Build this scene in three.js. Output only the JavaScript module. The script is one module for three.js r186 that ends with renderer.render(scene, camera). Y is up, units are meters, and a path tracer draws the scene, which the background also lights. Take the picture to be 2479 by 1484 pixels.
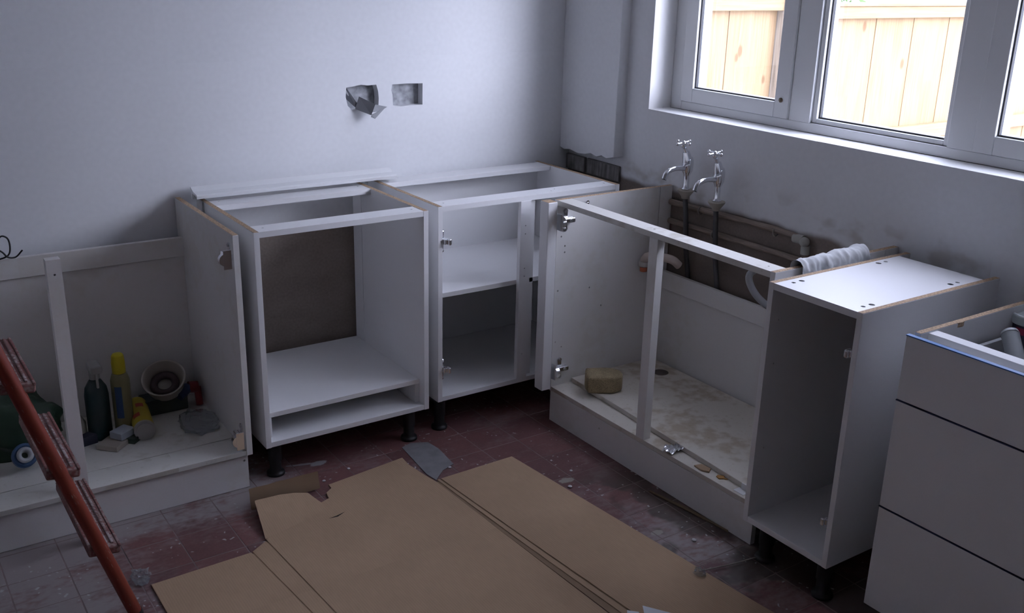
import * as THREE from 'three';
import { RoundedBoxGeometry } from 'three/addons/geometries/RoundedBoxGeometry.js';
import { mergeGeometries, toCreasedNormals } from 'three/addons/utils/BufferGeometryUtils.js';
import { ImprovedNoise } from 'three/addons/math/ImprovedNoise.js';

// ---------------------------------------------------------------- camera, sky, exposure
const scene = new THREE.Scene();
const camera = new THREE.PerspectiveCamera(33.96, 2479 / 1484, 0.05, 60);
camera.position.set(-2.6267, 1.6295, 3.4119);
camera.rotation.order = 'YXZ';
camera.rotation.set(-0.33, -0.6033, 0.0255);
const renderer = new THREE.WebGLRenderer({ antialias: true });
renderer.toneMapping = THREE.LinearToneMapping;
renderer.toneMappingExposure = 1.0;
renderer.shadowMap.enabled = true;
scene.background = new THREE.Color().setRGB(0.72, 0.77, 1.0);   // bright overcast sky
scene.backgroundIntensity = 11.0;
// low sun behind thin cloud: broad and soft, straight through the window onto the back wall
const sun = new THREE.DirectionalLight(new THREE.Color().setRGB(0.80, 0.83, 1.0), 4.0);
sun.name = 'hazy_sun'; sun.position.set(0.0 + 6.4, 1.3 + 3.4, 1.2 + 10.2); sun.target.position.set(0, 1.3, 1.2);
sun.castShadow = true; sun.shadow.radius = 60; sun.shadow.mapSize.set(2048, 2048);
Object.assign(sun.shadow.camera, { left: -6, right: 6, top: 5, bottom: -5, near: 0.5, far: 30 });
scene.add(sun, sun.target);

// ---------------------------------------------------------------- helpers
let seed = 7;
const rnd = () => { seed = (seed * 16807) % 2147483647; return (seed - 1) / 2147483646; };
const rr = (a, b) => a + (b - a) * rnd();
const perlin = new ImprovedNoise();
const N = (x, y, z = 0) => perlin.noise(x, y, z);
const fbm = (x, y, o = 4, z = 0) => { let s = 0, a = 0.5, f = 1; for (let i = 0; i < o; i++) { s += a * N(x * f + i * 17.3, y * f - i * 9.1, z + i * 3.7); a *= 0.5; f *= 2.03; } return s; };
const clamp = (v, a = 0, b = 1) => Math.min(b, Math.max(a, v));
const sst = (a, b, v) => { const t = clamp((v - a) / (b - a)); return t * t * (3 - 2 * t); };
const mix = (a, b, t) => [a[0] + (b[0] - a[0]) * t, a[1] + (b[1] - a[1]) * t, a[2] + (b[2] - a[2]) * t];
const enc = (c) => 255 * (c <= 0.0031308 ? 12.92 * c : 1.055 * Math.pow(c, 1 / 2.4) - 0.055);
// colour texture from f(u,v) in metres over a w x h rectangle starting at (u0,v0); uv are metres
function tex(w, h, u0, v0, px, py, f) {
  const d = new Uint8Array(px * py * 4);
  for (let j = 0; j < py; j++) for (let i = 0; i < px; i++) {
    const c = f(u0 + (i + 0.5) / px * w, v0 + (j + 0.5) / py * h), k = (j * px + i) * 4;
    d[k] = clamp(enc(c[0]), 0, 255); d[k + 1] = clamp(enc(c[1]), 0, 255); d[k + 2] = clamp(enc(c[2]), 0, 255); d[k + 3] = 255;
  }
  const t = new THREE.DataTexture(d, px, py, THREE.RGBAFormat);
  t.colorSpace = THREE.SRGBColorSpace; t.magFilter = THREE.LinearFilter; t.minFilter = THREE.LinearFilter;
  t.wrapS = t.wrapT = THREE.RepeatWrapping; t.repeat.set(1 / w, 1 / h); t.offset.set(-u0 / w, -v0 / h); t.needsUpdate = true;
  return t;
}
const std = (r, g, b, rough = 0.5, metal = 0, extra = {}) => { const m = new THREE.MeshStandardMaterial({ roughness: rough, metalness: metal, ...extra }); m.color.setRGB(r, g, b); return m; };
const texm = (map, rough, extra = {}) => new THREE.MeshStandardMaterial({ map, roughness: rough, ...extra });

function worldUV(g) {
  const p = g.attributes.position, n = g.attributes.normal, uv = new Float32Array(p.count * 2);
  for (let i = 0; i < p.count; i++) {
    const ax = Math.abs(n.getX(i)), ay = Math.abs(n.getY(i)), az = Math.abs(n.getZ(i));
    if (ay >= ax && ay >= az) { uv[2 * i] = p.getX(i); uv[2 * i + 1] = p.getZ(i); }
    else if (ax >= az) { uv[2 * i] = p.getZ(i); uv[2 * i + 1] = p.getY(i); }
    else { uv[2 * i] = p.getX(i); uv[2 * i + 1] = p.getY(i); }
  }
  g.setAttribute('uv', new THREE.BufferAttribute(uv, 2));
  return g;
}
function flat(g) {
  const r = g.index ? g.toNonIndexed() : g;
  for (const k of Object.keys(r.attributes)) if (!['position', 'normal', 'uv'].includes(k)) r.deleteAttribute(k);
  if (!r.attributes.uv) worldUV(r);
  r.morphAttributes = {};
  return r;
}
// box by its limits, edges slightly rounded
function B(x0, x1, y0, y1, z0, z1, r = 0.0012) {
  const w = x1 - x0, h = y1 - y0, d = z1 - z0;
  const g = r > 0 ? new RoundedBoxGeometry(w, h, d, 1, Math.min(r, w * 0.45, h * 0.45, d * 0.45)) : new THREE.BoxGeometry(w, h, d).toNonIndexed();
  g.translate((x0 + x1) / 2, (y0 + y1) / 2, (z0 + z1) / 2);
  return worldUV(g);
}
function tube(pts, r, seg = 24, rad = 10, closed = false) {
  return new THREE.TubeGeometry(new THREE.CatmullRomCurve3(pts.map((p) => new THREE.Vector3(...p)), closed, 'centripetal'), seg, r, rad, closed);
}
function rod(a, b, r, rad = 16, r2 = r) {
  const A = new THREE.Vector3(...a), D = new THREE.Vector3(...b).sub(A), L = D.length();
  const g = new THREE.CylinderGeometry(r2, r, L, rad, 1);
  g.translate(0, L / 2, 0); g.applyQuaternion(new THREE.Quaternion().setFromUnitVectors(new THREE.Vector3(0, 1, 0), D.normalize())); g.translate(...a);
  return g;
}
function lathe(pts, x, y, z, seg = 28) { const g = new THREE.LatheGeometry(pts.map((p) => new THREE.Vector2(p[0], p[1])), seg); g.translate(x, y, z); return g; }
// plate lying flat: outline in (x,z), from y0 to y1
function slab(pts, y0, y1, bevel = 0) {
  const s = new THREE.Shape(pts.map(([x, z]) => new THREE.Vector2(x, -z)));
  const g = new THREE.ExtrudeGeometry(s, { depth: y1 - y0 - 2 * bevel, bevelEnabled: bevel > 0, bevelSize: bevel, bevelThickness: bevel, bevelOffset: -bevel, bevelSegments: 1, curveSegments: 8 });
  g.rotateX(-Math.PI / 2); g.translate(0, y0 + bevel, 0);
  return worldUV(g);
}
// box with drilled blind holes; axis is the face normal ('x','y','z'), side +1/-1; holes [a, b, radius] in the other two coordinates (x: z,y; y: x,z; z: x,y)
function drilled(x0, x1, y0, y1, z0, z1, axis, side, holes, deep = 0.012) {
  const lim = { x: [z0, z1, y0, y1, x0, x1], y: [x0, x1, z0, z1, y0, y1], z: [x0, x1, y0, y1, z0, z1] }[axis];
  const [a0, a1, b0, b1, c0, c1] = lim;
  const s = new THREE.Shape([[a0, b0], [a1, b0], [a1, b1], [a0, b1]].map((p) => new THREE.Vector2(...p)));
  for (const [a, b, r] of holes) s.holes.push(new THREE.Path().absarc(a, b, r, 0, Math.PI * 2, true));
  const g = new THREE.ExtrudeGeometry(s, { depth: deep, bevelEnabled: false, curveSegments: 8 });
  const base = side > 0 ? c1 - deep : c0, p = g.attributes.position, v = [];
  for (let i = 0; i < p.count; i++) { const a = p.getX(i), b = p.getY(i), c = base + p.getZ(i); v.push(axis === 'x' ? [c, b, a] : axis === 'y' ? [a, c, b] : [a, b, c]); }
  const out = new Float32Array(p.count * 3), mirror = axis !== 'z';
  for (let i = 0; i < p.count; i += 3) { const o = mirror ? [0, 2, 1] : [0, 1, 2]; for (let k = 0; k < 3; k++) out.set(v[i + o[k]], (i + k) * 3); }
  const h = new THREE.BufferGeometry(); h.setAttribute('position', new THREE.BufferAttribute(out, 3)); h.computeVertexNormals(); worldUV(h);
  const q = side > 0 ? [c0, c1 - deep] : [c0 + deep, c1];
  const back = axis === 'x' ? B(q[0], q[1], y0, y1, z0, z1, 0) : axis === 'y' ? B(x0, x1, q[0], q[1], z0, z1, 0) : B(x0, x1, y0, y1, q[0], q[1], 0);
  return mergeGeometries([h, flat(back)]);
}
const used = new Map();
function numbered(name) { const k = used.get(name) ?? 0; used.set(name, k + 1); return k ? name + '_' + String(k).padStart(3, '0') : name; }
function tag(o, label, category, group) { Object.assign(o.userData, { label, category }); if (group) o.userData.group = group; return o; }
function thing(name, label, category, pos, group) {
  const o = new THREE.Group(); o.name = numbered(name); o.position.set(...pos); scene.add(o);
  return tag(o, label, category, group);
}
// geometry in world coordinates -> one named mesh under parent
function part(parent, name, geo, m, label) {
  let g = Array.isArray(geo) ? mergeGeometries(geo.map(flat)) : flat(geo.clone());
  let q = parent; while (q && q !== scene) { g.translate(-q.position.x, -q.position.y, -q.position.z); q = q.parent; }
  const o = new THREE.Mesh(g, m); o.name = numbered(name); o.castShadow = o.receiveShadow = true;
  if (label) o.userData.label = label;
  parent.add(o);
  return o;
}
function struct(name, geo, m, parent = scene) { const o = part(parent, name, geo, m); if (parent === scene) o.userData.kind = 'structure'; return o; }
function solo(name, geo, m, label, category, group) { return tag(part(scene, name, geo, m), label, category, group); }

// ---------------------------------------------------------------- materials
const whiteNew = std(0.80, 0.80, 0.81, 0.40);                       // fresh white melamine
const edgeBoard = (() => texm(tex(0.25, 0.25, 0, 0, 128, 128, (u, v) => { const n = fbm(u * 220, v * 220, 3); const b = n > 0.13 ? 1.35 : n < -0.16 ? 0.62 : 1; return [0.42 * b, 0.30 * b, 0.195 * b]; }), 0.9))();
const stained = (base, stain, amount) => (u, v) => {
  const big = fbm(u * 3.1, v * 3.1, 4, 2.5), fine = fbm(u * 26, v * 26, 3, 8), speck = N(u * 90, v * 90, 4);
  let t = sst(0.02, 0.34, big + 0.45 * fine) * amount + (speck > 0.52 ? 0.45 * amount : 0);
  return mix(base, stain, clamp(t));
};
const whiteOld = texm(tex(1.1, 1.1, 0, 0, 512, 512, stained([0.74, 0.73, 0.71], [0.60, 0.54, 0.45], 0.25)), 0.5);
const whiteDirty = texm(tex(1.1, 1.1, 0, 0, 512, 512, stained([0.64, 0.60, 0.53], [0.40, 0.32, 0.22], 0.75)), 0.6);
const whiteDusty = texm(tex(1.1, 1.1, 0.3, 0, 512, 512, stained([0.64, 0.63, 0.59], [0.42, 0.38, 0.31], 0.6)), 0.65);
const chrome = std(0.82, 0.83, 0.86, 0.22, 1);
const steel = std(0.52, 0.52, 0.53, 0.34, 1);
const blackPlastic = std(0.012, 0.012, 0.014, 0.5);
const upvc = std(0.78, 0.79, 0.8, 0.3);
const gasket = std(0.03, 0.03, 0.035, 0.6);
const alu = std(0.75, 0.77, 0.8, 0.25, 1);
const glass = new THREE.MeshPhysicalMaterial({ transmission: 1, roughness: 0, thickness: 0, ior: 1.5 });
const clearFilm = new THREE.MeshPhysicalMaterial({ transmission: 0.9, roughness: 0.18, thickness: 0, ior: 1.45 }); clearFilm.color.setRGB(0.8, 0.82, 0.84);

// ---------------------------------------------------------------- the room
const TOP = 2.42, XL = -4.4, ZF = 5.4, TH = 0.25;
const paint = (u, v) => { const n = 1 + 0.05 * fbm(u * 2.3, v * 2.3, 4, 1) + 0.03 * N(u * 60, v * 60, 3); return [0.76 * n, 0.77 * n, 0.79 * n]; };
const bare = (u, v) => { const n = 1 + 0.4 * fbm(u * 5, v * 8, 5, 6) + 0.15 * N(u * 120, v * 120, 2); return [0.27 * n, 0.225 * n, 0.195 * n]; };
// back wall: painted down to a ragged line behind the cabinets, brown old plaster below
const backTex = tex(4.7, 1.3, XL, 0, 1880, 520, (u, v) => mix(bare(u, v), paint(u, v), sst(-0.012, 0.012, v - (u < -1.66 ? 0.66 : 0.70) - 0.05 * fbm(u * 4, v * 4, 4, 9))));
const wallBackMat = texm(backTex, 0.85);
const paintTex = tex(1.7, 1.7, 0, 0, 680, 680, paint);
const wallMat = texm(paintTex, 0.85);
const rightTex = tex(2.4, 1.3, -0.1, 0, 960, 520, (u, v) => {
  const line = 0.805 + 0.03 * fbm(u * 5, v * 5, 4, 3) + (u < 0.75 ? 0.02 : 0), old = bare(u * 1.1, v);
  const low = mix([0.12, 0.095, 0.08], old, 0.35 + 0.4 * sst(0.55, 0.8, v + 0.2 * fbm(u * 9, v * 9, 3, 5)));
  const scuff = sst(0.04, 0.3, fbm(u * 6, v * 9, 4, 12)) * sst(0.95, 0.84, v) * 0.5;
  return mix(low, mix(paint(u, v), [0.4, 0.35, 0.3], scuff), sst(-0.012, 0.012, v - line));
});
const wallRightLow = texm(rightTex, 0.88);

// back wall with two chased-out socket recesses
const hole1 = [[-1.034, 1.184], [-1.037, 1.150], [-1.030, 1.118], [-1.012, 1.101], [-0.975, 1.103], [-0.940, 1.100], [-0.905, 1.108], [-0.903, 1.140], [-0.905, 1.165], [-0.912, 1.189], [-0.950, 1.188], [-0.975, 1.192], [-1.005, 1.187]];
const hole2 = [[-0.846, 1.187], [-0.850, 1.166], [-0.845, 1.148], [-0.844, 1.108], [-0.810, 1.104], [-0.780, 1.106], [-0.717, 1.106], [-0.716, 1.186], [-0.780, 1.188]];
{
  const face = (pts, a, b) => { const s = new THREE.Shape(pts.map((p) => new THREE.Vector2(...p))); for (const h of [hole1, hole2]) s.holes.push(new THREE.Path(h.map((p) => new THREE.Vector2(...p)))); const g = new THREE.ExtrudeGeometry(s, { depth: b - a, bevelEnabled: false }); g.translate(0, 0, a); return worldUV(g); };
  const up = face([[-1.6, 1.0], [-0.2, 1.0], [-0.2, 1.29], [-1.6, 1.29]], -0.042, 0);
  const low = part(scene, 'wall_back', [B(XL - TH, TH, 0, 1.0, -TH, 0, 0), B(XL - TH, -1.6, 1.0, 1.29, -TH, 0, 0), B(-0.2, TH, 1.0, 1.29, -TH, 0, 0), B(-1.6, -0.2, 1.0, 1.29, -TH, -0.042, 0), up], wallBackMat);
  low.userData.kind = 'structure';
  part(low, 'upper_wall', B(XL - TH, TH, 1.29, TOP, -TH, 0, 0), wallMat);
  const rough = texm(tex(0.3, 0.3, 0, 0, 160, 160, (u, v) => { const n = 1 + 1.1 * fbm(u * 34, v * 34, 4, 3); return [0.36 * n, 0.37 * n, 0.39 * n]; }), 0.95);
  const inset = (h, y) => { const s = new THREE.Shape(h.map((p) => new THREE.Vector2(...p))); const g = new THREE.ExtrudeGeometry(s, { depth: 0.006, bevelEnabled: false }); g.translate(0, 0, -0.042); return worldUV(g); };
  part(low, 'socket_recess', inset(hole1), rough, 'rough grey back of the left recess');
  part(low, 'socket_recess', inset(hole2), rough, 'rough grey back of the right recess');
}
// window wall
const WZ0 = 0.4885, WZ1 = 2.372, WY0 = 1.11, WY1 = 2.16;
{
  const w = part(scene, 'wall_right', [B(0, TH, 0, WY0, -TH, 1.95, 0)], wallRightLow); w.userData.kind = 'structure';
  part(w, 'upper_wall', [B(0, TH, WY0, TOP, -TH, WZ0, 0), B(0, TH, WY1, TOP, WZ0, WZ1, 0), B(0, TH, 0, TOP, WZ1, ZF + TH, 0), B(0, TH, 0, WY0, 1.95, WZ1, 0)], wallMat);
  const fm = [0.24, 0.30, 0.20, 0.34].map((b, k) => texm(tex(0.25, 0.25, 0, 0, 128, 128, (u, v) => { const n = b * (1 + 0.8 * N(u * 70, v * 9, k) + 0.7 * fbm(u * 22, v * 22, 4, k + 3)); return [n, n * 0.95, n * 0.93]; }), 0.95));
  for (let r = 0; r < 4; r++) for (let c = -1; c < 2; c++) {            // old dark brickwork below the boxing
    const y = 0.575 + r * 0.075, z0 = Math.max(0.003, 0.03 + c * 0.225 + (r % 2) * 0.11), z1 = Math.min(0.350, 0.03 + c * 0.225 + (r % 2) * 0.11 + 0.213);
    if (z1 - z0 < 0.03) continue;
    part(w, 'brick', B(-0.012 - rr(0, 0.006), 0, y, y + 0.064, z0, z1, 0.004), fm[Math.floor(rnd() * 4)]);
  }
}
struct('wall_left', B(XL - TH, XL, 0, TOP, 0, ZF, 0), wallMat);
struct('wall_front', B(XL - TH, TH, 0, TOP, ZF, ZF + TH, 0), wallMat);
struct('ceiling', B(XL - TH, TH, TOP, TOP + 0.2, -TH, ZF + TH, 0), std(0.86, 0.86, 0.86, 0.9));
// plastered boxing in the corner, broken off above the worktop line
{
  const pts = [[0, TOP], [0.356, TOP], [0.356, 0.905], [0.335, 0.898], [0.31, 0.893], [0.28, 0.899], [0.25, 0.890], [0.21, 0.897], [0.17, 0.888], [0.12, 0.884], [0.07, 0.892], [0.03, 0.886], [0, 0.893]];
  const s = new THREE.Shape(pts.map((p) => new THREE.Vector2(...p)));
  const g = new THREE.ExtrudeGeometry(s, { depth: 0.047, bevelEnabled: true, bevelSize: 0.002, bevelThickness: 0.002, bevelOffset: -0.002, bevelSegments: 1 });
  g.rotateY(-Math.PI / 2); g.translate(-0.0005, 0, 0);   // shape x -> +z, depth -> -x
  struct('trim_1', toCreasedNormals(worldUV(g), 0.5), wallMat);
}

// floor: quarry tiles on a 154 mm grid
const PX = 0.1525, X0 = -1.812, PZ = 0.154, Z0 = 0.7385;   // joint lines at X0+i*PX, Z0+j*PZ
const floorCol = (x, z) => {
  const i = Math.floor((x - X0) / PX), j = Math.floor((z - Z0) / PZ);
  const h = Math.sin(i * 127.1 + j * 311.7) * 43758.5453, t = h - Math.floor(h);
  const n = 1 + 0.35 * fbm(x * 9, z * 9, 4, 2) + 0.15 * N(x * 140, z * 140, 1);
  let c = mix([0.185, 0.082, 0.078], [0.140, 0.064, 0.064], t); c = [c[0] * n, c[1] * n, c[2] * n];
  // plaster dust and smears, thick where the boards were cut
  const area = 0.58 * sst(-1.92, -2.35, x + 0.25 * fbm(x * 3, z * 3, 3, 44)) * sst(1.9, 1.0, z) + 0.62 * sst(0.80, 0.58, z + 0.15 * fbm(x * 4, z * 4, 3, 41)) * sst(-1.45, -1.75, x) + 0.40 * sst(0.35, 0.05, Math.hypot(x + 0.66, (z - 1.62) * 0.8)) + 0.24;
  const g = fbm(x * 5 + 3, z * 8, 5, 7) + 0.5 * fbm(x * 34, z * 60, 3, 4);
  const dust = sst(0.02, 0.75, g * 1.1 + area * 0.95 - 0.12) * 0.75;
  c = mix(c, [0.36, 0.34, 0.335], dust * clamp(area * 1.25 + 0.1));
  // dried brown grime along the old plinth
  const gr = sst(0.1, 0.35, fbm(x * 7, z * 7, 4, 15) + 0.42 * sst(-0.78, -0.56, x)) * sst(1.0, 1.2, z) ;
  c = mix(c, [0.052, 0.040, 0.030], 0.8 * gr);
  // splashes of white filler
  const s1 = Math.hypot((x + 1.425) / 0.032, (z - 0.528) / 0.016) + 0.5 * fbm(x * 60, z * 60, 3, 9), s2 = Math.hypot((x + 1.475) / 0.05, (z - 0.508 - (x + 1.475) * 0.3) / 0.007) + 0.6 * fbm(x * 60, z * 60, 3, 5);
  const s3 = Math.hypot((x + 0.772) / 0.028, (z - 1.068) / 0.015) + 0.6 * fbm(x * 60, z * 60, 3, 2), s4 = Math.hypot((x + 0.735) / 0.022, (z - 1.474) / 0.013) + 0.6 * fbm(x * 70, z * 70, 3, 6);
  c = mix(c, [0.42, 0.42, 0.44], Math.max(sst(1.1, 0.8, s1), sst(1.1, 0.8, s2) * 0.8)); c = mix(c, [0.33, 0.30, 0.26], Math.max(sst(1.1, 0.85, s3), sst(1.1, 0.85, s4)));
  const sp = N(x * 85, z * 85, 20.5); if (sp > 0.60 && N(x * 6, z * 6, 33) > -0.05) c = mix(c, [0.45, 0.44, 0.45], sst(0.60, 0.66, sp));
  return c;
};
const FU = -2.75, FV = 0.2, FW = 2.4, FH = 2.4;
const floorMat = texm(tex(FW, FH, FU, FV, 1536, 1536, floorCol), 0.55);
{
  const grout = texm(tex(1.2, 1.2, 0, 0, 256, 256, (u, v) => { const n = 1 + 0.5 * fbm(u * 16, v * 16, 4, 2); return [0.235 * n, 0.185 * n, 0.18 * n]; }), 0.95);
  const f = part(scene, 'floor', B(XL - TH, TH, -0.12, -0.0007, -TH, ZF + TH, 0), grout); f.userData.kind = 'structure';
  const rest = [];
  for (let i = -17; i < 12; i++) for (let j = -5; j < 31; j++) {
    const x = X0 + i * PX, z = Z0 + j * PZ; if (x < XL || x + PX > 0.02 || z + PZ < 0.02 || z + PZ > ZF) continue;
    const g = B(x + 0.0016, Math.min(0, x + PX - 0.0016), -0.012, rr(-0.0003, 0.0004), Math.max(0, z + 0.0016), z + PZ - 0.0016, 0.0008);
    if (x > -2.75 && x < -0.4 && z > 0.38 && z < 2.25) part(f, 'tile', g, floorMat); else rest.push(flat(g));
  }
  const o = part(f, 'outer_tiles', rest, floorMat); o.userData.kind = 'stuff';
}

// ---------------------------------------------------------------- window
{
  const w = thing('window_1', 'white plastic three-light casement window over the taps', 'window', [0.11, WY0, (WZ0 + WZ1) / 2]); w.userData = { kind: 'structure' };
  const sill = std(0.86, 0.86, 0.86, 0.5);
  part(w, 'window_sill', B(0.0006, 0.112, WY0 - 0.018, WY0 + 0.001, WZ0, WZ1, 0.003), sill);
  part(w, 'reveal', [B(0.0006, 0.112, WY0, WY1, WZ0 - 0.004, WZ0 + 0.0008, 0), B(0.0006, 0.112, WY0, WY1, WZ1 - 0.0008, WZ1 + 0.004, 0)], sill);
  const fy0 = WY0 + 0.001, zs = [WZ0, 1.072, 1.160, 1.672, 1.760, WZ1], FX0 = 0.112, FX1 = 0.18;
  part(w, 'frame', [B(FX0, FX1, fy0, fy0 + 0.032, WZ0 + 0.060, WZ1 - 0.060, 0.003), B(FX0, FX1, WY1 - 0.05, WY1, WZ0 + 0.060, WZ1 - 0.060, 0.003), B(FX0, FX1, fy0, WY1, WZ0, WZ0 + 0.060, 0.003), B(FX0, FX1, fy0, WY1, WZ1 - 0.060, WZ1, 0.003)], upvc);
  for (const [a, b] of [[1.078, 1.168], [1.682, 1.768]]) part(w, 'mullion', B(FX0, FX1, fy0 + 0.031, WY1 - 0.049, a, b, 0.003), upvc);
  const light = (a, b, y0, sash) => {                     // one glazed light between z=a and b
    const y1 = WY1 - 0.052, fr = sash ? 0.062 : 0.018, X = sash ? 0.104 : 0.124, y = y0;
    const s = part(w, sash ? 'sash' : 'glazing_bead', [B(X, FX1 - 0.004, y, y + fr * 0.85, a + fr, b - fr, 0.003), B(X, FX1 - 0.004, y1 - fr, y1, a + fr, b - fr, 0.003), B(X, FX1 - 0.004, y, y1, a, a + fr, 0.003), B(X, FX1 - 0.004, y, y1, b - fr, b, 0.003)], upvc);
    const g0 = a + fr, g1 = b - fr, h0 = y + fr * 0.85, h1 = y1 - fr, ring = (x0, x1, t) => [B(x0, x1, h0 - 0.001, h0 + t, g0 + t, g1 - t, 0), B(x0, x1, h1 - t, h1, g0 + t, g1 - t, 0), B(x0, x1, h0, h1, g0 - 0.001, g0 + t, 0), B(x0, x1, h0, h1, g1 - t, g1 + 0.001, 0)];
    part(s, 'gasket', ring(X + 0.012, X + 0.022, 0.005), gasket);
    part(s, 'spacer_bar', ring(X + 0.026, X + 0.045, 0.004), std(0.55, 0.62, 0.74, 0.35));
    part(s, 'pane', B(X + 0.023, X + 0.047, h0, h1, g0, g1, 0), glass);
  };
  light(0.5490, 1.0770, fy0 + 0.033, true);
  light(1.1690, 1.6810, fy0 + 0.033, false);
  light(1.7690, 2.3110, fy0 + 0.033, true);
  part(w, 'catch_plate', lathe([[0, 0], [0.008, 0], [0.008, 0.004], [0.004, 0.007], [0, 0.007]].map(([r, y]) => [r, y]), 0, 0, 0, 14).rotateZ(Math.PI / 2).translate(0.104, 1.205, 1.045), std(0.16, 0.12, 0.08, 0.6), 'rusty catch plate on the left sash');
}

// ---------------------------------------------------------------- outdoors
struct('patio_ground', B(TH, 16, -0.25, -0.15, -12, 12, 0), texm(tex(2, 2, 0, 0, 128, 128, (u, v) => { const n = 1 + 0.5 * fbm(u * 8, v * 8, 4); return [0.45 * n, 0.43 * n, 0.40 * n]; }), 0.95));
{
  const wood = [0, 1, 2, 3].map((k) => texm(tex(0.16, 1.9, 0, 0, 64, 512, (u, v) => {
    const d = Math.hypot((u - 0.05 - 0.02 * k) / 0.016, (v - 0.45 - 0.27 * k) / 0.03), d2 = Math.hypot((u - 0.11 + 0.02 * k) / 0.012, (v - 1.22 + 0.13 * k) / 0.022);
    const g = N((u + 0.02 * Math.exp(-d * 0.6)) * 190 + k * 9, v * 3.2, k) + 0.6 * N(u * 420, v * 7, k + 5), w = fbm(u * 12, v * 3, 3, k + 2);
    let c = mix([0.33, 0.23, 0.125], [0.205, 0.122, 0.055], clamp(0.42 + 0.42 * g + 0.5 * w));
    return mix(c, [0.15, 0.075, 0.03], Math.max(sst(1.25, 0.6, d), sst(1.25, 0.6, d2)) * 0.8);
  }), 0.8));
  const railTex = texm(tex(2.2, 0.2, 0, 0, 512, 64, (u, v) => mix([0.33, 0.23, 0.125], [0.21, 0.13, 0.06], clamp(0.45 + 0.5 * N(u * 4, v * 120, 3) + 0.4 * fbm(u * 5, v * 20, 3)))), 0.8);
  const greyWood = texm(tex(0.2, 1.6, 0, 0, 64, 256, (u, v) => { const n = 1 + 0.5 * N(u * 160, v * 4, 2) + 0.4 * fbm(u * 20, v * 6, 3); return [0.34 * n, 0.29 * n, 0.23 * n]; }), 0.85);
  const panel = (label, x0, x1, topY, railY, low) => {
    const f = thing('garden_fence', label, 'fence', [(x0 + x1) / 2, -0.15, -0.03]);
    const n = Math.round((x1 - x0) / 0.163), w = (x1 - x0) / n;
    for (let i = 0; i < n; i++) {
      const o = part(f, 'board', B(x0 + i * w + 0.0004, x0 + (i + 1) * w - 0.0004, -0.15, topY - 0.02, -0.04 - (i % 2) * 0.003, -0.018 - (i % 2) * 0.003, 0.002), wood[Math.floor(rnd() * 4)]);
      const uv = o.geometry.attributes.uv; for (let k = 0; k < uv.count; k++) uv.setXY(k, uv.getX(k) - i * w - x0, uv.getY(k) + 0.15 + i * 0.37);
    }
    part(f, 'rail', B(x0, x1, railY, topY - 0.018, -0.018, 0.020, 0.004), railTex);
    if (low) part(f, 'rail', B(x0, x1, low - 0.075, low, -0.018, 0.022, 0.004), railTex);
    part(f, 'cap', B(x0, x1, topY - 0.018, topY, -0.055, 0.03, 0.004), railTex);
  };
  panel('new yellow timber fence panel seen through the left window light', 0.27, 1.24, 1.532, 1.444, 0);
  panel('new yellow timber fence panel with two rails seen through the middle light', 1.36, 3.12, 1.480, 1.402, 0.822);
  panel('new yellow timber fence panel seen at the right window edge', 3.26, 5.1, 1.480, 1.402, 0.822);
  for (const [x, h, l] of [[1.30, 1.62, 'weathered grey-brown fence post behind the first mullion'], [3.19, 1.56, 'weathered grey-brown fence post seen in the right-hand light']]) {
    const p = thing('fence_post', l, 'post', [x, -0.15, -0.02]);
    part(p, 'shaft', B(x - 0.055, x + 0.055, -0.15, h, -0.075, 0.045, 0.006), greyWood);
    part(p, 'post_cap', new THREE.ConeGeometry(0.098, 0.04, 4).rotateY(Math.PI / 4).translate(x, h + 0.02, -0.015), greyWood);
  }
  // bushes behind the fence, leaf by leaf
  const leafMats = [std(0.10, 0.20, 0.05, 0.7), std(0.16, 0.28, 0.08, 0.7), std(0.06, 0.12, 0.04, 0.7)];
  const bush = (x, z, h, r, label, k) => {
    const b = thing('bush', label, 'bush', [x, -0.15, z]);
    part(b, 'stem', [rod([x, -0.15, z], [x + 0.1, h * 0.7, z], 0.03), rod([x, 0.3, z], [x - 0.3, h * 0.8, z + 0.1], 0.018)], std(0.12, 0.09, 0.06, 0.9));
    const gs = [], e = new THREE.Euler();
    for (let i = 0; i < 900; i++) {
      const a = rnd() * 6.283, q = Math.sqrt(rnd()) * r, y = h * 0.35 + Math.pow(rnd(), 0.7) * h * 0.65;
      const s = new THREE.Shape(); s.moveTo(0, 0); s.quadraticCurveTo(0.028, 0.035, 0, 0.085); s.quadraticCurveTo(-0.028, 0.035, 0, 0);
      const g = new THREE.ShapeGeometry(s, 3); e.set(rnd() * 6, rnd() * 6, rnd() * 6); g.applyMatrix4(new THREE.Matrix4().makeRotationFromEuler(e)); g.translate(x + Math.cos(a) * q, y, z + Math.sin(a) * q * 0.7);
      gs.push(g);
    }
    part(b, 'foliage', gs, leafMats[k]).userData.kind = 'stuff';
  };
  bush(1.95, -1.0, 1.75, 0.42, 'green bush behind the fence seen above the middle light', 1);
  bush(3.25, -1.5, 1.85, 0.5, 'dark green bush behind the fence at the right of the middle light', 0);
}

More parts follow.
